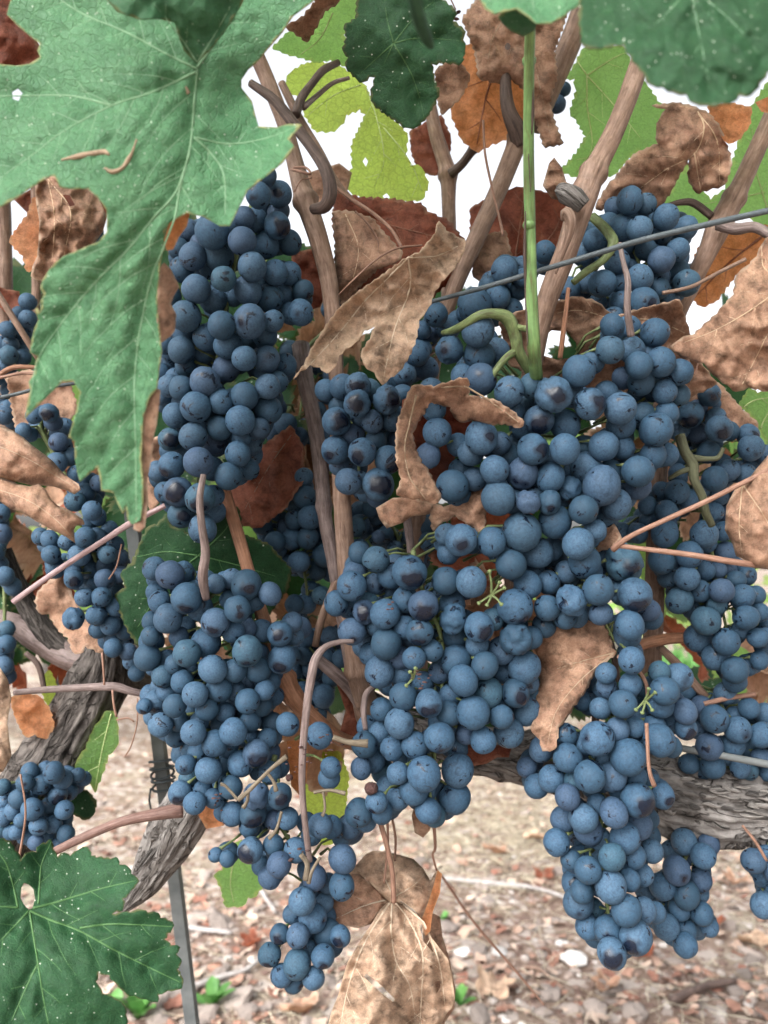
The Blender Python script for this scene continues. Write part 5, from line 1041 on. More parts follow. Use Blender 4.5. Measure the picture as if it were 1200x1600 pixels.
leaf(VA, [(-30, 1040), (0, 1043), (12, 1062), (18, 1090), (11, 1130), (18, 1180), (5, 1205), (-30, 1215)], [(0, 1050, .42), (10, 1190, .42), (-30, 1120, .42)], M['pale'], 'pale dry leaf at the left edge beside the trunk', [], step=5, crumple=.0035, curl=.006)
leaf(VA, [(15, 1090), (40, 1083), (62, 1088), (78, 1108), (85, 1135), (72, 1155), (55, 1148), (40, 1152), (25, 1125)], [(20, 1090, .50), (75, 1100, .5), (55, 1150, .5)], M['orange'], 'orange-brown leaf left of the dark trunk', [], step=5, tooth=10, amp=2, crumple=.004)
leaf(VA, [(-20, 440), (10, 452), (30, 455), (35, 490), (20, 500), (0, 480), (-20, 470)], [(-10, 450, .49), (30, 460, .49), (10, 495, .49)], M['rust'], None, [], step=6, crumple=.004)
leaf(VA, [(225, 690), (250, 680), (262, 720), (255, 780), (235, 800), (220, 760)], [(230, 690, .44), (255, 700, .44), (240, 790, .44)], M['dry'], None, [], step=5, crumple=.005)
leaf(VA, [(305, 1265), (335, 1240), (355, 1262), (350, 1290), (322, 1295)], [(310, 1265, .44), (350, 1265, .44), (330, 1290, .44)], M['orange'], None, [], step=5, crumple=.004)

# the shaded depth of the canopy: loose leaves further back in the same row
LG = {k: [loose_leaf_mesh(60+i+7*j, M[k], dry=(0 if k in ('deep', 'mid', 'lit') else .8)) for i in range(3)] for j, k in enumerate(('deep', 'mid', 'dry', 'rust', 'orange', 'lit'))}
def scatter(parent, n, xr, yr, dr, kinds, size=(.035, .06), seed=1, avoid=()):
    r_ = random.Random(seed)
    for k in range(n):
        x, y, d = r_.uniform(*xr), r_.uniform(*yr), r_.uniform(*dr)
        if any(a < x < c and b < y < e for a, b, c, e in avoid): continue
        o = bpy.data.objects.new('leaf', r_.choice(LG[r_.choice(kinds)])); place(o, parent, at(x, y, d))
        s = r_.uniform(*size); o.scale = (s, s, s)
        o.rotation_euler = (math.pi/2+r_.uniform(-.9, .9), r_.uniform(-.8, .8), r_.uniform(-.9, .9))
SKYGAPS = [(395, 80, 480, 330), (470, 180, 560, 240), (690, 210, 745, 350), (740, 200, 830, 300), (830, 120, 905, 300), (1065, 440, 1145, 530)]
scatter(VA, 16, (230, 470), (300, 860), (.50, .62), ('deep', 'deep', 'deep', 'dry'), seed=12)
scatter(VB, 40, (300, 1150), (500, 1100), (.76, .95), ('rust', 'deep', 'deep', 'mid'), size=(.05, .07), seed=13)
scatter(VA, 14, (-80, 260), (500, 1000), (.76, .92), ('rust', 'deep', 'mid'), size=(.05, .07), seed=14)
scatter(VA, 55, (-500, 650), (-900, -110), (.27, .75), ('deep', 'mid', 'deep', 'dry'), size=(.05, .07), seed=15)  # unseen leaves above the frame, added to shade the upper left
scatter(VB, 60, (560, 1700), (-900, -110), (.30, .80), ('deep', 'mid', 'deep', 'dry'), size=(.05, .07), seed=16)  # same on the right: out-of-view leaves added to keep sky light off
def overhead_shade(parent, n, seed):
    """unseen leaves added above the camera to block sky light from the upper bunches"""
    r_ = random.Random(seed)
    for k in range(n):
        x, y = r_.uniform(-.7, .7), r_.uniform(-.22, .50); z = CAM_H+.19+.76*max(y, 0)+r_.random()*.35
        if (x < 0) != (parent is VA): x = -x
        o = bpy.data.objects.new('leaf', r_.choice(LG[r_.choice(('deep', 'deep', 'mid', 'dry'))])); place(o, parent, (x, y, z)); s = r_.uniform(.05, .075)
        o.scale = (s, s, s); o.rotation_euler = (r_.uniform(-.9, .9), r_.uniform(-.9, .9), r_.uniform(0, 6.28))
overhead_shade(VA, 150, 31); overhead_shade(VB, 130, 32)  # out-of-view leaves added to darken the upper part
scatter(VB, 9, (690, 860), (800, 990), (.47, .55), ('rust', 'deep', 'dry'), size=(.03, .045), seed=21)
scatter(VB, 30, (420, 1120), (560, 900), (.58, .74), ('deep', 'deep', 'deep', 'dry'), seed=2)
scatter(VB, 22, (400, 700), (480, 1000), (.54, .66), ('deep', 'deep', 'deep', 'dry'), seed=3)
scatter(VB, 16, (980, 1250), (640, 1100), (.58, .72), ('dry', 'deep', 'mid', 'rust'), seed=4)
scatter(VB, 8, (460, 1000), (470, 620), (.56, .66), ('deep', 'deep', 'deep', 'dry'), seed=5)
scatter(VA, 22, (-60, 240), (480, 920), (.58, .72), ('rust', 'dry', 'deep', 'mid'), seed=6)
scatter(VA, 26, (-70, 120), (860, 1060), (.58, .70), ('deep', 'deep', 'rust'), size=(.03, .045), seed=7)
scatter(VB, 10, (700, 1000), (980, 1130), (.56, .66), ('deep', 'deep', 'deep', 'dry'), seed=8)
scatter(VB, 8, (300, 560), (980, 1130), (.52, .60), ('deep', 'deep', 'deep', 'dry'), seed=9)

# =================================================================== the next row of vines
FARM = [loose_leaf_mesh(200+i, M['mid'], res=3) for i in range(2)]
def far_vine(x, y, label):
    root = thing('grape_vine', label, 'grape vine', (x, y, ground_z(x, y)), 'vines of the next row')
    r_ = random.Random(int(x*100)); J = Join(); z0 = ground_z(x, y)
    P = [Vector((x, y, z0-.03)), Vector((x+.02, y, z0+.15)), Vector((x-.03, y+.02, z0+.32)), Vector((x+.02, y, z0+.48))]
    V, Fc, U = tube_geo(P, [.04, .032, .03, .036], 14, bark_disp(x, .2)); J.add(V, Fc, U)
    obj('trunk', J.mesh('trunk', M['bark_dark'], root.location), root, root.location)
    K = Join(); sv = [v.co.copy() for v in FARM[0].vertices]; sf = [tuple(p.vertices) for p in FARM[0].polygons]; uvv = [(v.x, v.y) for v in sv]
    for k in range(110):
        c = Vector((x+r_.uniform(-.55, .55), y+r_.gauss(0, .14), z0+.42+r_.random()**1.2*.5)); s = r_.uniform(.05, .085)
        m_ = Matrix.Rotation(r_.uniform(0, 6.28), 3, 'Z') @ Matrix.Rotation(r_.uniform(.3, 1.7), 3, 'X') @ Matrix.Rotation(r_.uniform(0, 6.28), 3, 'Z')
        K.add([c+m_@(v*s) for v in sv], sf, uvv)
    o = obj('crown', K.mesh('crown', M['mid'], root.location), root, root.location); o['kind'] = 'stuff'
for i, (x, lb) in enumerate(((-2.6, 'leafy vine of the next row, the leftmost of five'), (-1.4, 'leafy vine of the next row, second of five from the left'), (-.2, 'leafy vine of the next row, the middle one of five'), (1.0, 'leafy vine of the next row, second of five from the right'), (2.2, 'leafy vine of the next row, the rightmost of five'))):
    far_vine(x, 3.4+.05*math.sin(i*2), lb)

# =================================================================== stake, wires
def stake():
    a, b = at(231, 1040, .55), at(300, 1620, .56); d = (b-a).normalized(); foot = a+d*((a.z+.05)/-d.z)
    root = thing('vine_stake', 'grey steel angle stake standing in the soil at the lower left', 'stake', foot); J = Join()
    side = Vector((1, 0, 0)); side = (side-d*side.dot(d)).normalized(); dep = d.cross(side).normalized()
    if dep.y < 0: dep = -dep
    w_, t_ = .0082, .0022; top = a-d*.25
    prof = [(-w_/2, 0), (w_/2, 0), (w_/2, w_), (w_/2-t_, w_), (w_/2-t_, t_), (-w_/2, t_)]
    V = []
    for p in (top, foot):
        for x, y in prof: V.append(p+side*x+dep*y)
    n = len(prof); Fc = [(i, (i+1) % n, n+(i+1) % n, n+i) for i in range(n)]+[tuple(range(n))[::-1], tuple(range(n, 2*n))]
    J.add(V, Fc); o = obj('post', J.mesh('post', M['steel'], foot, smooth=False), root, foot)
    bv = o.modifiers.new('edge', 'BEVEL'); bv.width = .0004; bv.segments = 2
    c = a+d*((at(252, 1205, .55)-a).dot(d))
    for k, (dz, tilt) in enumerate(((0, .25), (.004, -.2), (.008, .1), (-.005, .35), (.013, -.1))):
        P = []
        for i in range(25):
            an = 2*math.pi*i/24; P.append(c+d*(dz+tilt*.006*math.sin(an))+side*(math.cos(an)*.0078)+dep*(math.sin(an)*.0078+.004))
        JJ = Join(); JJ.tube(P, [.0009]*25, 6); obj('tie_wire', JJ.mesh('tie_wire', M['wire'], foot), root, foot)
    P = [c+side*(-.008)+d*.012, c+side*(-.010)+d*.02, c+side*(-.009)+d*.035, c+side*(-.004)+d*.05-dep*.003]
    JJ = Join(); JJ.tube(P, [.0007]*4, 6); obj('tie_wire', JJ.mesh('tie_wire', M['wire'], foot), root, foot)
stake()
def wire(label, pts, m='wire'):
    J = Join(); px_tube(J, pts, 10, 14); o = obj('trellis_wire', J.mesh('trellis_wire', M[m], at(*pts[0][:3])), None, at(*pts[0][:3])); tag(o, label, 'wire')
wire('thick grey trellis wire rising to the right in front of the upper right bunch', [(560, 500, .43, 2.6), (650, 478, .40, 3), (690, 467, .385, 3.4), (760, 448, .365, 3.8), (840, 424, .357, 4.2), (920, 400, .35, 4.4), (1000, 376, .345, 4.6), (1100, 352, .34, 4.8), (1215, 326, .335, 5), (1600, 240, .31, 5.4)])
wire('thin dark trellis wire behind the right-hand cane below the thick one', [(1000, 432, .50, 2.6), (1095, 411, .50, 2.8), (1215, 393, .50, 2.8), (1500, 350, .5, 2.8)])
wire('dark trellis wire running behind the foot of the largest leaf at the left', [(-200, 655, .41, 2.6), (0, 621, .42, 2.8), (60, 607, .42, 2.8), (130, 597, .425, 2.8), (300, 570, .44, 2.8)])
wire('grey galvanised wire lying above the old grey arm at the right', [(980, 1150, .455, 4), (1060, 1168, .44, 5.2), (1130, 1181, .43, 5.6), (1215, 1197, .42, 6), (1500, 1250, .40, 6)], 'steel')

# =================================================================== grape bunches, front to back
S5, S4, S6a, S1, S3b, S4b = (200, 250, 3), (0, 450, 3), (400, 400, 2.667), (800, 400, 3), (180, 850, 2.857), (500, 800, 3)
S5b, S8, S7, S6, S3a, S2b = (800, 850, 3), (750, 1150, 2.667), (350, 1200, 2.667), (0, 1200, 2.667), (750, 0, 2.667), (0, 850, 3)
bunch('big bunch right of the centre, hanging from the thick green stalk', [
 (*S1, '313,540,72 470,330,55b 460,440,64 668,360,66 560,440,62b 595,512,62 605,590,62b 697,497,68 785,545,60 715,635,55b 780,650,48b 665,630,42b 195,650,86rc 365,693,73r 507,715,75 510,790,65b 128,768,70r 98,905,73r 160,945,58b 250,790,70d 247,905,67 607,745,60b 675,815,79 430,890,68b 350,995,72 420,1075,87 460,1015,60b 50,1020,70r 180,1040,66b 590,1010,73 590,1080,60b 490,1165,70 530,1130,45b 660,935,60b 725,930,45d 520,900,42d 270,1090,58bs 175,1155,56c 75,1155,60s 335,1190,68 200,1245,75b 310,1350,71 340,1435,75b 390,1290,45b 255,1480,50b 20,1150,60b 280,650,60b 440,640,50d 590,660,50d 230,1130,55d'),
 (*S5b, '525,90,88rs 260,150,52b 170,180,56b 165,300,58 405,215,71 280,265,72s 575,238,78r 640,310,52b 650,345,40d 415,325,56b 250,345,56b 150,385,52b 550,380,68 540,430,62d 560,545,60b 440,60,50d 480,150,50d 370,130,50d'),
 (*S6a, '935,515,70 930,415,65 925,310,68 1005,395,50b 860,500,35b 1055,565,60 1150,540,50b 805,390,60cs 755,735,58 718,832,52 940,755,68r 895,820,56b 820,958,68 850,1000,58b 910,930,50d 995,890,59 1010,1010,70 1015,780,45d 730,555,36b 1075,650,42d 1110,620,40d')],
 .365, fill=70, axis=[(840, 600), (870, 680), (880, 760), (890, 850), (920, 920), (960, 1000)], bulge=.016)
bunch('wide bunch in the centre below the curled leaf, longest of the middle', [
 (*S4b, '262,222,60 185,192,46b 420,282,80r 330,297,63b 260,335,54b 148,345,68 78,428,56 150,560,63r 208,468,54c 305,478,69 400,410,60b 485,440,70r 588,323,66 710,328,70 660,130,74r 590,105,48b 600,195,42b 803,140,66 945,95,88 1020,190,75b 895,245,69 975,340,66 1000,285,48b 1065,290,58b 915,445,85r 745,540,68r 625,500,66bs 635,580,62b 468,562,64r 395,540,56b 735,625,55b 810,505,42b 620,430,60b 310,617,70 240,665,56b 225,605,48b 280,750,67 440,685,54 525,650,50b 372,680,42b 635,695,70b 560,750,46b 380,760,38b 918,595,77s 990,590,46b 850,650,65b 960,730,75 772,720,64 670,790,69 788,848,68 915,850,64r 610,860,50b 990,860,45d 718,940,76 850,960,58 605,945,60b 970,935,62b 885,1035,69b 765,1070,60 685,1040,44b 390,865,65 290,925,52b 512,897,61r 373,990,67 280,1035,46b 560,1058,72r 445,1090,63b 340,1107,58bs 208,1090,61 193,1200,49 225,1010,42b 645,1210,75 630,1340,70b 487,1228,76 438,1305,64b 365,1225,50b 368,1340,56b 508,1400,60b 540,1420,42d 640,1105,42d 540,1300,40d 265,1360,50r 290,1410,46b 182,1410,62 140,1480,50b 1180,150,50d 1140,500,48b 870,750,55d 480,800,45d 560,980,40d')],
 .368, fill=90, axis=[(645, 860), (660, 920), (690, 1000), (690, 1080), (680, 1150), (680, 1220)], bulge=.018)
bunch('full bunch at the left in front of the dark green leaf', [
 (*S3b, '318,242,68r 245,137,62 175,110,52b 305,130,50b 330,160,40b 185,215,46b 200,258,52b 236,333,62 165,345,44b 585,182,65r 520,155,46b 450,178,36b 690,222,50 545,290,57r 378,285,56b 448,350,62r 525,390,50b 588,375,42b 405,440,65b 162,435,56b 145,507,59 320,487,59 230,525,50b 285,415,34d 735,400,56r 790,350,46b 830,375,46d 800,410,42b 590,478,66r 745,512,62r 635,560,58b 435,560,63 535,565,52b 213,590,50b 325,555,46b 300,615,52b 357,670,57 465,645,60b 540,655,42b 680,610,56b 605,610,42d 590,702,52 655,720,46b 410,735,52b 265,722,50 180,705,52b 130,725,34r 230,660,38d 285,790,46b 203,808,52 348,842,54 445,890,58 527,838,59 605,790,46b 590,860,44b 490,750,34d 270,862,42b 370,930,46b 680,870,46b 700,800,46d 710,680,42d 630,935,58r 690,930,46b 560,980,58b 415,1010,56 315,985,46r 328,1045,38b 290,1110,50r 355,1155,50 440,1135,42b 515,1085,52b 485,980,34d 390,1100,34d 735,1000,42d 690,1020,50b 640,1010,40d 500,900,50d 330,750,40d')],
 .372, fill=80, axis=[(322, 925), (325, 980), (330, 1050), (340, 1130), (345, 1200)], bulge=.016)
bunch('loose straggling lowest bunch in the lower centre', [
 (*S3b, '735,1125,52r 630,1125,58s 615,1205,58r 525,1205,52 485,1195,36b 600,1260,46b 770,1225,48b 710,1230,40b 770,805,51 912,855,58 962,997,46 955,1045,50b'),
 (*S7, '402,240,50 110,343,53r 120,262,42b 15,378,32 -35,362,30 205,320,42b 230,403,50 300,342,50 190,455,46b 378,458,50b 493,378,57 490,493,53 560,185,53 525,255,57b 490,285,40d 325,555,55 370,625,57b 415,560,42d 285,610,36b 308,700,48 232,692,40r 190,778,47r 430,685,56b 485,700,42r 412,785,47r 305,818,54 372,875,45 240,865,46 290,895,38b 430,480,30d 350,760,38d')],
 .372, fill=16, axis=[(430, 1180), (415, 1240), (450, 1310), (490, 1370), (480, 1450), (470, 1520)], bulge=.006, group=None)
bunch('long bunch in front of the grey arm at the lower right, tip hanging lowest', [
 (*S5b, '440,605,46b 445,670,42b 555,660,50b 520,750,66 415,770,42d 328,735,46d 690,600,42b 780,625,66r 715,690,66 695,750,62b 760,740,42b 810,785,56 815,865,52r 665,862,57r 745,830,38b 720,800,40b 690,920,72 745,950,46b 575,860,38b 495,870,56b 400,912,76 250,895,54b 345,940,44d 545,998,82 262,1003,67 365,1090,71 140,960,58d 70,1045,46d 115,1135,58d 185,1100,60b 470,1090,66b 290,1110,46b 580,1090,52b 640,1100,46b 260,1185,58 590,1200,75r 705,1180,56r 478,1260,63 335,1285,68 240,1290,60b 400,1220,48b 560,1310,60b 640,1290,42b 500,1150,48d 600,950,45d 440,1000,45d'),
 (*S8, '320,443,55 450,390,60b 500,430,46b 655,370,60b 690,345,48b 605,425,62b 550,505,53 640,500,49b 378,515,40b 450,558,53 545,628,63 620,600,46b 395,612,53b 410,695,60b 610,728,59 680,725,52b 450,795,50b 533,808,58r 650,840,66r 550,905,59r 680,580,42d 715,480,48d 470,720,42d 480,480,42d 730,735,40d')],
 .370, fill=60, axis=[(960, 1120), (945, 1180), (940, 1260), (940, 1340), (950, 1420), (955, 1470)], bulge=.014)
bunch('tall shaded bunch at the upper left partly hidden by the largest leaf', [
 (*S5, '708,160,58r 612,165,56r 645,75,40b 700,307,62r 757,387,58b 395,335,76 535,380,66 645,400,62b 427,447,68b 305,452,62 583,500,67 690,528,58b 760,533,45b 448,557,57 563,613,64 319,605,66 398,655,61 662,650,64b 440,775,61 270,732,71 572,757,74r 365,832,61b 467,868,66b 545,930,60 650,935,64rb 253,515,56b 240,420,48b 285,330,52d 545,270,52b 725,635,42b 810,715,57r 820,615,46b 250,890,62b 355,895,56b 270,965,50b 460,978,60b 360,1040,68 250,1070,58 655,1062,57 700,1040,44b 546,1108,64 435,1133,58b 318,1158,71 222,1198,58b 655,1170,66b 527,1222,67 430,1255,62b 305,1295,66 200,1310,56r 590,1265,44b 405,1320,56b 740,960,50d 260,800,58b 200,640,50b 190,760,50d 640,820,60d 175,860,50d 150,1000,50d 160,1100,40d 120,600,50d 100,800,50d 700,720,46d 500,300,50d'),
 (*S4, '930,817,68 1010,735,54b 1115,778,58 1070,882,64 805,832,62r 740,860,46d 835,955,66r 775,960,46b 938,985,69r 1000,975,50b 850,1062,62r 950,1130,66b 1010,1050,46b 1165,850,46b 1130,700,50b 1180,730,50d')],
 .392, fill=90, axis=[(400, 300), (370, 400), (350, 500), (330, 620), (310, 740), (305, 820)], bulge=.018)
bunch('small round bunch with wiped berries just below the tan hanging leaf', [
 (*S6a, '335,690,60r 330,810,58r 443,817,56r 550,850,56r 385,940,55 510,952,63r 422,615,58c 425,540,56c 545,600,60c 570,680,53c 485,690,46b 610,580,42b 350,620,42b 400,750,50b 360,545,50b 350,870,38d 505,1000,42d 290,560,34d 500,770,44d 600,760,40d')],
 .388, fill=22, bulge=.01)
bunch('bunch behind the thick wire at the upper right, below the drooping brown leaf', [
 (*S3a, '625,835,52 665,955,54 560,865,42b 690,850,42b 540,935,46b 590,950,52b 720,925,38b 775,905,54 755,965,48b 860,950,46b 825,1040,46 755,1083,53 825,1130,46b 860,1180,56 665,1160,54 745,1200,44b 785,1240,44b 680,1265,63r 510,1182,56 440,1180,38b 430,1060,46b 365,1205,50 570,1090,52b 590,1180,44b 590,1260,46b 480,1000,48b 555,1320,38b 640,1060,36d 480,950,42d 690,1040,44d 600,1020,44d 490,1260,38d 420,1000,40d')],
 .405, fill=45, axis=[(950, 360), (990, 390), (1000, 430), (1000, 470)], bulge=.014)
bunch('bunch behind the green shoot crossed by the thick wire', [
 (*S3a, '105,1120,54 160,1180,40b 75,1240,50 130,1290,46 20,1260,34b 180,1160,42b 35,1190,40b 180,1110,42b 270,1050,46 275,1100,42b 60,1320,40b'),
 (*S6a, '910,205,71 750,245,50 1035,60,56 1100,90,42b 1010,165,52b 1065,220,42b 670,405,54 710,470,52b 620,495,48 600,500,60b 800,300,50d 690,310,40b 720,330,44d 980,110,44d 660,460,50d 570,540,46b')],
 .415, fill=40, axis=[(860, 400), (800, 430), (750, 480), (690, 540)], bulge=.006)
wood(VB, 'peduncle', [(1062, 680, .402, 8), (1070, 705, .40, 8), (1082, 725, .40, 8.5), (1085, 750, .40, 7), (1097, 775, .402, 6.5), (1103, 800, .405, 6), (1112, 820, .41, 6)], 'stem_dull', 12, 5, label='thick dull green forked stem in the shaded right-hand bunch')
wood(VB, 'peduncle', [(1084, 716, .40, 6), (1105, 717, .40, 4), (1122, 715, .40, 4), (1130, 700, .40, 3)], 'stem_dull', 8, 5)
wood(VB, 'peduncle', [(1080, 732, .40, 5), (1062, 738, .402, 4), (1045, 748, .405, 3)], 'stem_dull', 8, 5)
bunch('dark shaded bunch at the right behind the two thin brown leaf stalks', [
 (*S1, '925,650,52r 835,745,59r 780,815,50b 870,830,48d 955,760,46b 970,810,61r 1105,840,50br 1120,900,59 920,920,52d 1185,930,42b 950,1045,60 1015,1005,50b 1095,1020,50b 780,950,50d 775,1105,56 825,1140,46b 700,1100,42b 635,1170,42b 725,1195,51 715,1300,61 730,1260,42b 590,1300,46b 510,1290,42b 900,1305,61 990,1290,46b 830,1400,61 700,1430,60 945,1200,46d 1000,1200,42d 640,1240,40d 1060,1150,44d'),
 (*S5b, '820,160,58 730,160,46b 785,265,60 880,220,52b 983,218,57 1050,170,46b 1080,248,56 1145,240,38b 960,285,46b 910,360,63 870,440,62b 1097,345,58 1160,320,44b 1003,458,62 1075,400,42b 950,530,60b 1045,590,62 1045,640,56b 1150,440,46 1160,545,42b 900,120,50d 1000,120,50d 1000,40,50d 1100,150,44d 920,40,50d 1190,390,44d 1180,480,44d')],
 .425, fill=80, axis=[(1068, 690), (1085, 760), (1105, 820), (1115, 880), (1130, 960), (1150, 1050)], bulge=.012)
bunch('bunch lying on top of the old grey arm at the right edge', [
 (*S5b, '890,765,52b 950,820,63 1045,800,42b 1058,870,60r 1110,770,48b 1170,895,56 925,950,60 1035,940,56 830,1030,46b 940,1040,58b 1165,1000,44b 1070,1050,44b 815,690,46d 1190,800,50d 1000,700,50d 870,870,44d 1110,960,44d 1000,990,44d 1110,1060,44d 1240,900,56 1230,1000,50b 1200,1070,44b 890,1060,46d')],
 .432, fill=40, bulge=.008)
bunch('medium bunch hanging below the old grey arm behind the long lower right bunch', [
 (*S8, '850,440,52b 930,500,50 820,560,56r 760,625,53 860,663,53 920,600,46b 910,650,42b 925,740,46 955,797,38 855,810,46 775,795,51 855,870,48 830,720,46b 730,735,42b 690,640,42b 950,450,46b 700,740,40b 900,440,44d 800,480,44d 850,500,40d 790,720,40d')],
 .425, fill=35, bulge=.010)
bunch('few dark berries at the right edge under the old grey arm', [
 (*S8, '1180,705,50 1140,520,50 1185,590,46b 1195,500,44b 1195,640,38b 1230,560,50 1240,660,50 1230,460,44b 1240,740,40')], .425, fill=10, bulge=.005)
bunch('long bunch at the left in front of the dark trunk head, behind the broken stalk', [
 (*S4, '230,585,44r 160,600,38b 250,630,42b 110,670,36 140,685,34b 275,723,44 265,820,46 355,870,38b 330,790,42b 460,915,34b 400,960,46b 350,1000,46 432,1045,47 190,1165,40b 235,1180,41 315,1190,40b 400,1170,48 455,1165,40b 515,1130,40b 240,1250,44 370,1255,50 505,1250,42 570,1290,38b 260,1315,46b 345,1340,42b 490,1305,38b 560,1260,38b 300,740,40d 390,900,46d 440,1000,40d 310,650,36d'),
 (*S2b, '370,50,46b 500,45,42 560,70,40b 255,115,40b 490,100,38b 565,145,40 345,165,44r 490,165,44 395,250,44 478,248,47 540,295,42 345,348,52s 452,333,50s 518,380,48 460,400,42b 590,400,48b 530,487,43 600,505,40 640,605,40b 420,120,44d 440,200,40d 540,220,42d 590,320,44d')],
 .435, fill=50, axis=[(60, 665), (90, 720), (130, 800), (150, 880), (170, 960), (190, 1020)], bulge=.008)
bunch('small bunch at the left edge above the rolled tan leaf', [
 (*S4, '130,65,40 130,145,40 35,195,38 70,215,34b 5,270,42b 50,265,38b 40,315,42 105,325,40 15,375,42 60,420,36b 20,600,42b 40,560,38b 60,620,40d -30,330,40 -40,420,40 100,250,36d 90,120,34d 40,480,36d 0,540,38d'),
 (0, 300, 5, '735,235,55b 760,350,50b 690,330,40d')], .475, fill=25, bulge=.004)
bunch('little bunch at the lower left just above the bottom-left leaf', [
 (*S6, '105,62,36 10,80,34 225,20,43 190,10,36b 260,45,40b 78,128,39 170,70,40b 20,140,34b 55,180,36 135,172,43 15,205,34 90,218,30 160,242,37 68,267,30 240,110,40br 290,100,34br 268,175,37 270,210,34b 222,235,36b 275,275,36 150,310,32 110,280,30b 40,120,30b 325,30,30b 350,45,24b 245,320,28b 125,15,36b 200,160,36d 120,120,34d 200,290,34d 60,90,30d 190,200,34d 0,260,34b')],
 .455, fill=30, bulge=.008)
bunch('shaded bunch behind the orange-brown cane left of the two middle canes', [
 (*S6a, '205,1005,49 225,1090,50 160,1100,40b 165,1050,34b 150,1180,43 80,1190,43 215,1175,46 290,1150,34b 285,1250,46b 180,1275,46b 110,1260,38b 25,1120,42b 65,1080,30b 200,920,38b 250,1310,42b 270,1060,34d 120,1130,36d 240,1220,40d'),
 (*S3b, '720,20,46b 820,80,46 850,110,42b 935,45,56b 700,10,42d 760,90,42b 870,205,40b 920,230,42b 800,270,42b 855,270,42b 960,120,44b')], .455, fill=35, bulge=.006)
bunch('deeply shaded berries behind the fork of the orange-brown cane', [
 (*S3b, '790,500,42 845,500,38b 950,500,42b 1010,510,42 930,680,50 970,590,46b 960,410,42b 1000,400,38b 840,660,46b 820,320,38 880,560,44d 760,620,44d 900,620,44d 1000,440,40d 860,420,40d 920,760,44b 860,720,40d 760,560,40d')], .485, fill=30, bulge=.004)
bunch('dark shaded berries between the tan cane and the head of the centre bunch', [
 (*S6a, '430,1220,42 420,1130,40 510,1170,27 540,1160,24b 480,1050,40b 430,1060,40b 700,1130,40 690,1200,40b 650,1160,40d 580,1220,30d'),
 (*S4b, '350,190,30 400,120,30d 185,60,50b 520,60,50b 510,140,46 470,230,44d')], .465, fill=18, bulge=.004)
bunch('dim bunch hanging deep behind the upper left bunch and the middle canes', [
 (*S5, '760,900,50 700,960,46 800,980,50b 860,940,46 940,1100,48 880,1180,50 960,1010,46 740,1240,52 700,1160,44 800,1300,48b 900,1280,46 680,1280,44 970,530,40b 1000,610,44b 1050,600,40 950,700,44b')], .50, fill=25, bulge=.004)
bunch('dark berries at the left edge behind the rolled tan leaf', [
 (*S2b, '20,570,42 30,470,42 40,620,36b 5,520,40b 30,400,40b -20,600,40'), (*S4, '0,1060,44 10,1150,44 -20,1240,40b 20,1350,44b 20,980,36b 60,1400,40d')], .50, fill=18, bulge=.004)
bunch('tiny pair of berries beside the top brown leaf', [(*S3a, '350,372,27 322,435,34 300,400,26b')], .50, fill=0, bulge=.0)

# =================================================================== bare stalklets and dried berries among the grapes
BN = {o['label'].split()[0]+str(i): o for i, o in enumerate(x for x in S.objects if x.name.startswith('grape_bunch'))}
BL = list(BN.values())
def spray(root, x, y, d, arms, r=2.3):
    arms = [(a*.72, b*.72) for a, b in arms]
    J = Join()
    for (dx, dy) in arms:
        px_tube(J, [(x, y, d+.004, r*1.1), (x+dx*.5+1, y+dy*.5-1, d+.001, r*.75), (x+dx*.85, y+dy*.85, d, r*.8), (x+dx, y+dy, d-.001, r*1.5), (x+dx*1.06, y+dy*1.06, d-.001, r*1.2)], 7, 3, cane_disp(x, .25))
    o = obj('bare_stalklet', J.mesh('bare_stalklet', M['rachis'], at(x, y, d)), root, at(x, y, d)); return o
#spray(BL[2], 260, 1000, 0.358, [(-22, 8), (-12, -12), (8, -18), (18, 2), (4, 16), (28, 10)])
spray(BL[1], 768, 930, 0.356, [(-4, -52), (-28, 18), (-10, 22), (22, 20), (28, -16), (18, -28)])
#spray(BL[4], 925, 1235, 0.356, [(-22, -6), (-14, 18), (18, 14), (30, 8), (-4, -24)])
spray(BL[4], 1008, 1095, 0.356, [(-20, 20), (-6, 26), (16, 20), (8, -26), (22, -18)])
spray(BL[1], 645, 1060, 0.358, [(-14, 16), (6, -22), (-6, -14)])
for (pts, rr) in (([(372, 1250), (388, 1236), (402, 1222), (425, 1200), (448, 1182)], 3.4), ([(388, 1236), (386, 1252), (380, 1262)], 2.6), ([(418, 1208), (428, 1222), (432, 1236)], 2.6), ([(372, 1250), (352, 1228), (345, 1226)], 2.4), ([(440, 1268), (432, 1295), (420, 1310)], 2.4), ([(490, 1238), (515, 1235), (540, 1240)], 3.0), ([(505, 1236), (508, 1262), (504, 1275)], 2.2), ([(520, 1152), (545, 1160), (575, 1162)], 4.5), ([(470, 1335), (480, 1350), (478, 1375)], 4.0), ([(500, 1340), (488, 1360), (482, 1380)], 2.5)):
    J = Join(); px_tube(J, [(x, y, .362, rr*(1 if i < len(pts)-1 else 1.4)) for i, (x, y) in enumerate(pts)], 8, 4, cane_disp(pts[0][0], .3)); obj('bare_stalklet', J.mesh('bare_stalklet', M['stalk_dry'] if 'stalk_dry' in M else M['tendril'], at(*pts[0], .362)), BL[3], at(*pts[0], .362))
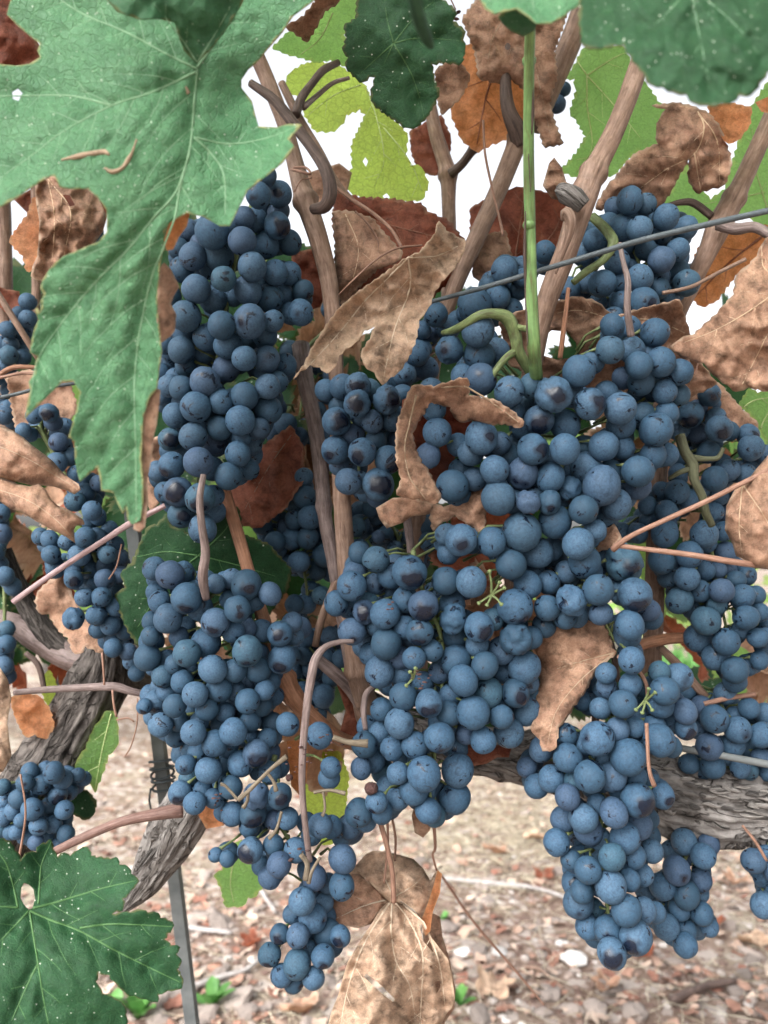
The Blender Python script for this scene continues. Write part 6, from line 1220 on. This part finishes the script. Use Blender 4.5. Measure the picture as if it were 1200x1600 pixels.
M['raisin'] = plain_material('dried_berry', (.035, .018, .018), (.10, .05, .045), rough=.7, scale=3, bump=.8)
def crumb(root, x, y, d, n, sp):
    for k in range(n):
        V, Fc = rock(rs, 1); s = rs.uniform(1.6, 3.6)*d/F
        p = at(x+rs.gauss(0, sp), y+rs.gauss(0, sp*1.3), d+rs.uniform(-.001, .002)); o = obj('dried_berry', mesh_of('dried_berry', [v*s for v in V], Fc, None, True, [M['raisin']]), root, p)
crumb(BL[3], 468, 1185, .36, 12, 9); crumb(BL[3], 340, 1248, .362, 9, 5); crumb(BL[1], 658, 1062, .352, 12, 7); crumb(BL[3], 520, 1168, .364, 8, 10); crumb(BL[1], 609, 950, .345, 5, 3); crumb(BL[3], 470, 1340, .366, 7, 8)
for (root, x, y, d, rp) in ((BL[3], 580, 1232, .37, 11), (BL[3], 452, 1215, .366, 6)):
    p = at(x, y, d); o = bpy.data.objects.new('dried_berry', BM_S[0].copy()); o.data.materials.clear(); o.data.materials.append(M['raisin']); place(o, root, p); o.scale = (rp*d/F,)*3

for pts in ([(821, 330), (820, 400), (822, 470), (824, 540)], [(826, 240), (829, 300)], [(832, 120), (833, 170), (831, 210)]):
    J = Join(); px_tube(J, [(x, y, .300+.05*min(1, (y-25)/450)**.6-.0024, (.8 if k in (0, len(pts)-1) else 2.6)) for k, (x, y) in enumerate(pts)], 7, 5, cane_disp(pts[0][1], .7)); obj('scar', J.mesh('scar', M['cane_dark'], at(829, 300, .338)), VB, at(829, 300, .338))
for y, rr in ((95, 12.5), (352, 12.5)):
    V, Fc, U = tube_geo([at(827, y-7, .30+.05*((y-25)/450)**.6), at(827, y-2, .30+.05*((y-25)/450)**.6), at(827, y+2, .30+.05*((y-25)/450)**.6), at(827, y+8, .30+.05*((y-25)/450)**.6)], [7.5*.33/F, (rr-2)*.33/F, (rr-2)*.33/F, 7.5*.33/F], 16, cane_disp(y, .12))
    J = Join(); J.add(V, Fc, U); obj('node', J.mesh('node', M['stem_green'], at(827, y, .33)), VB, at(827, y, .33))
crumb(BL[8], 712, 22, .40, 5, 3)
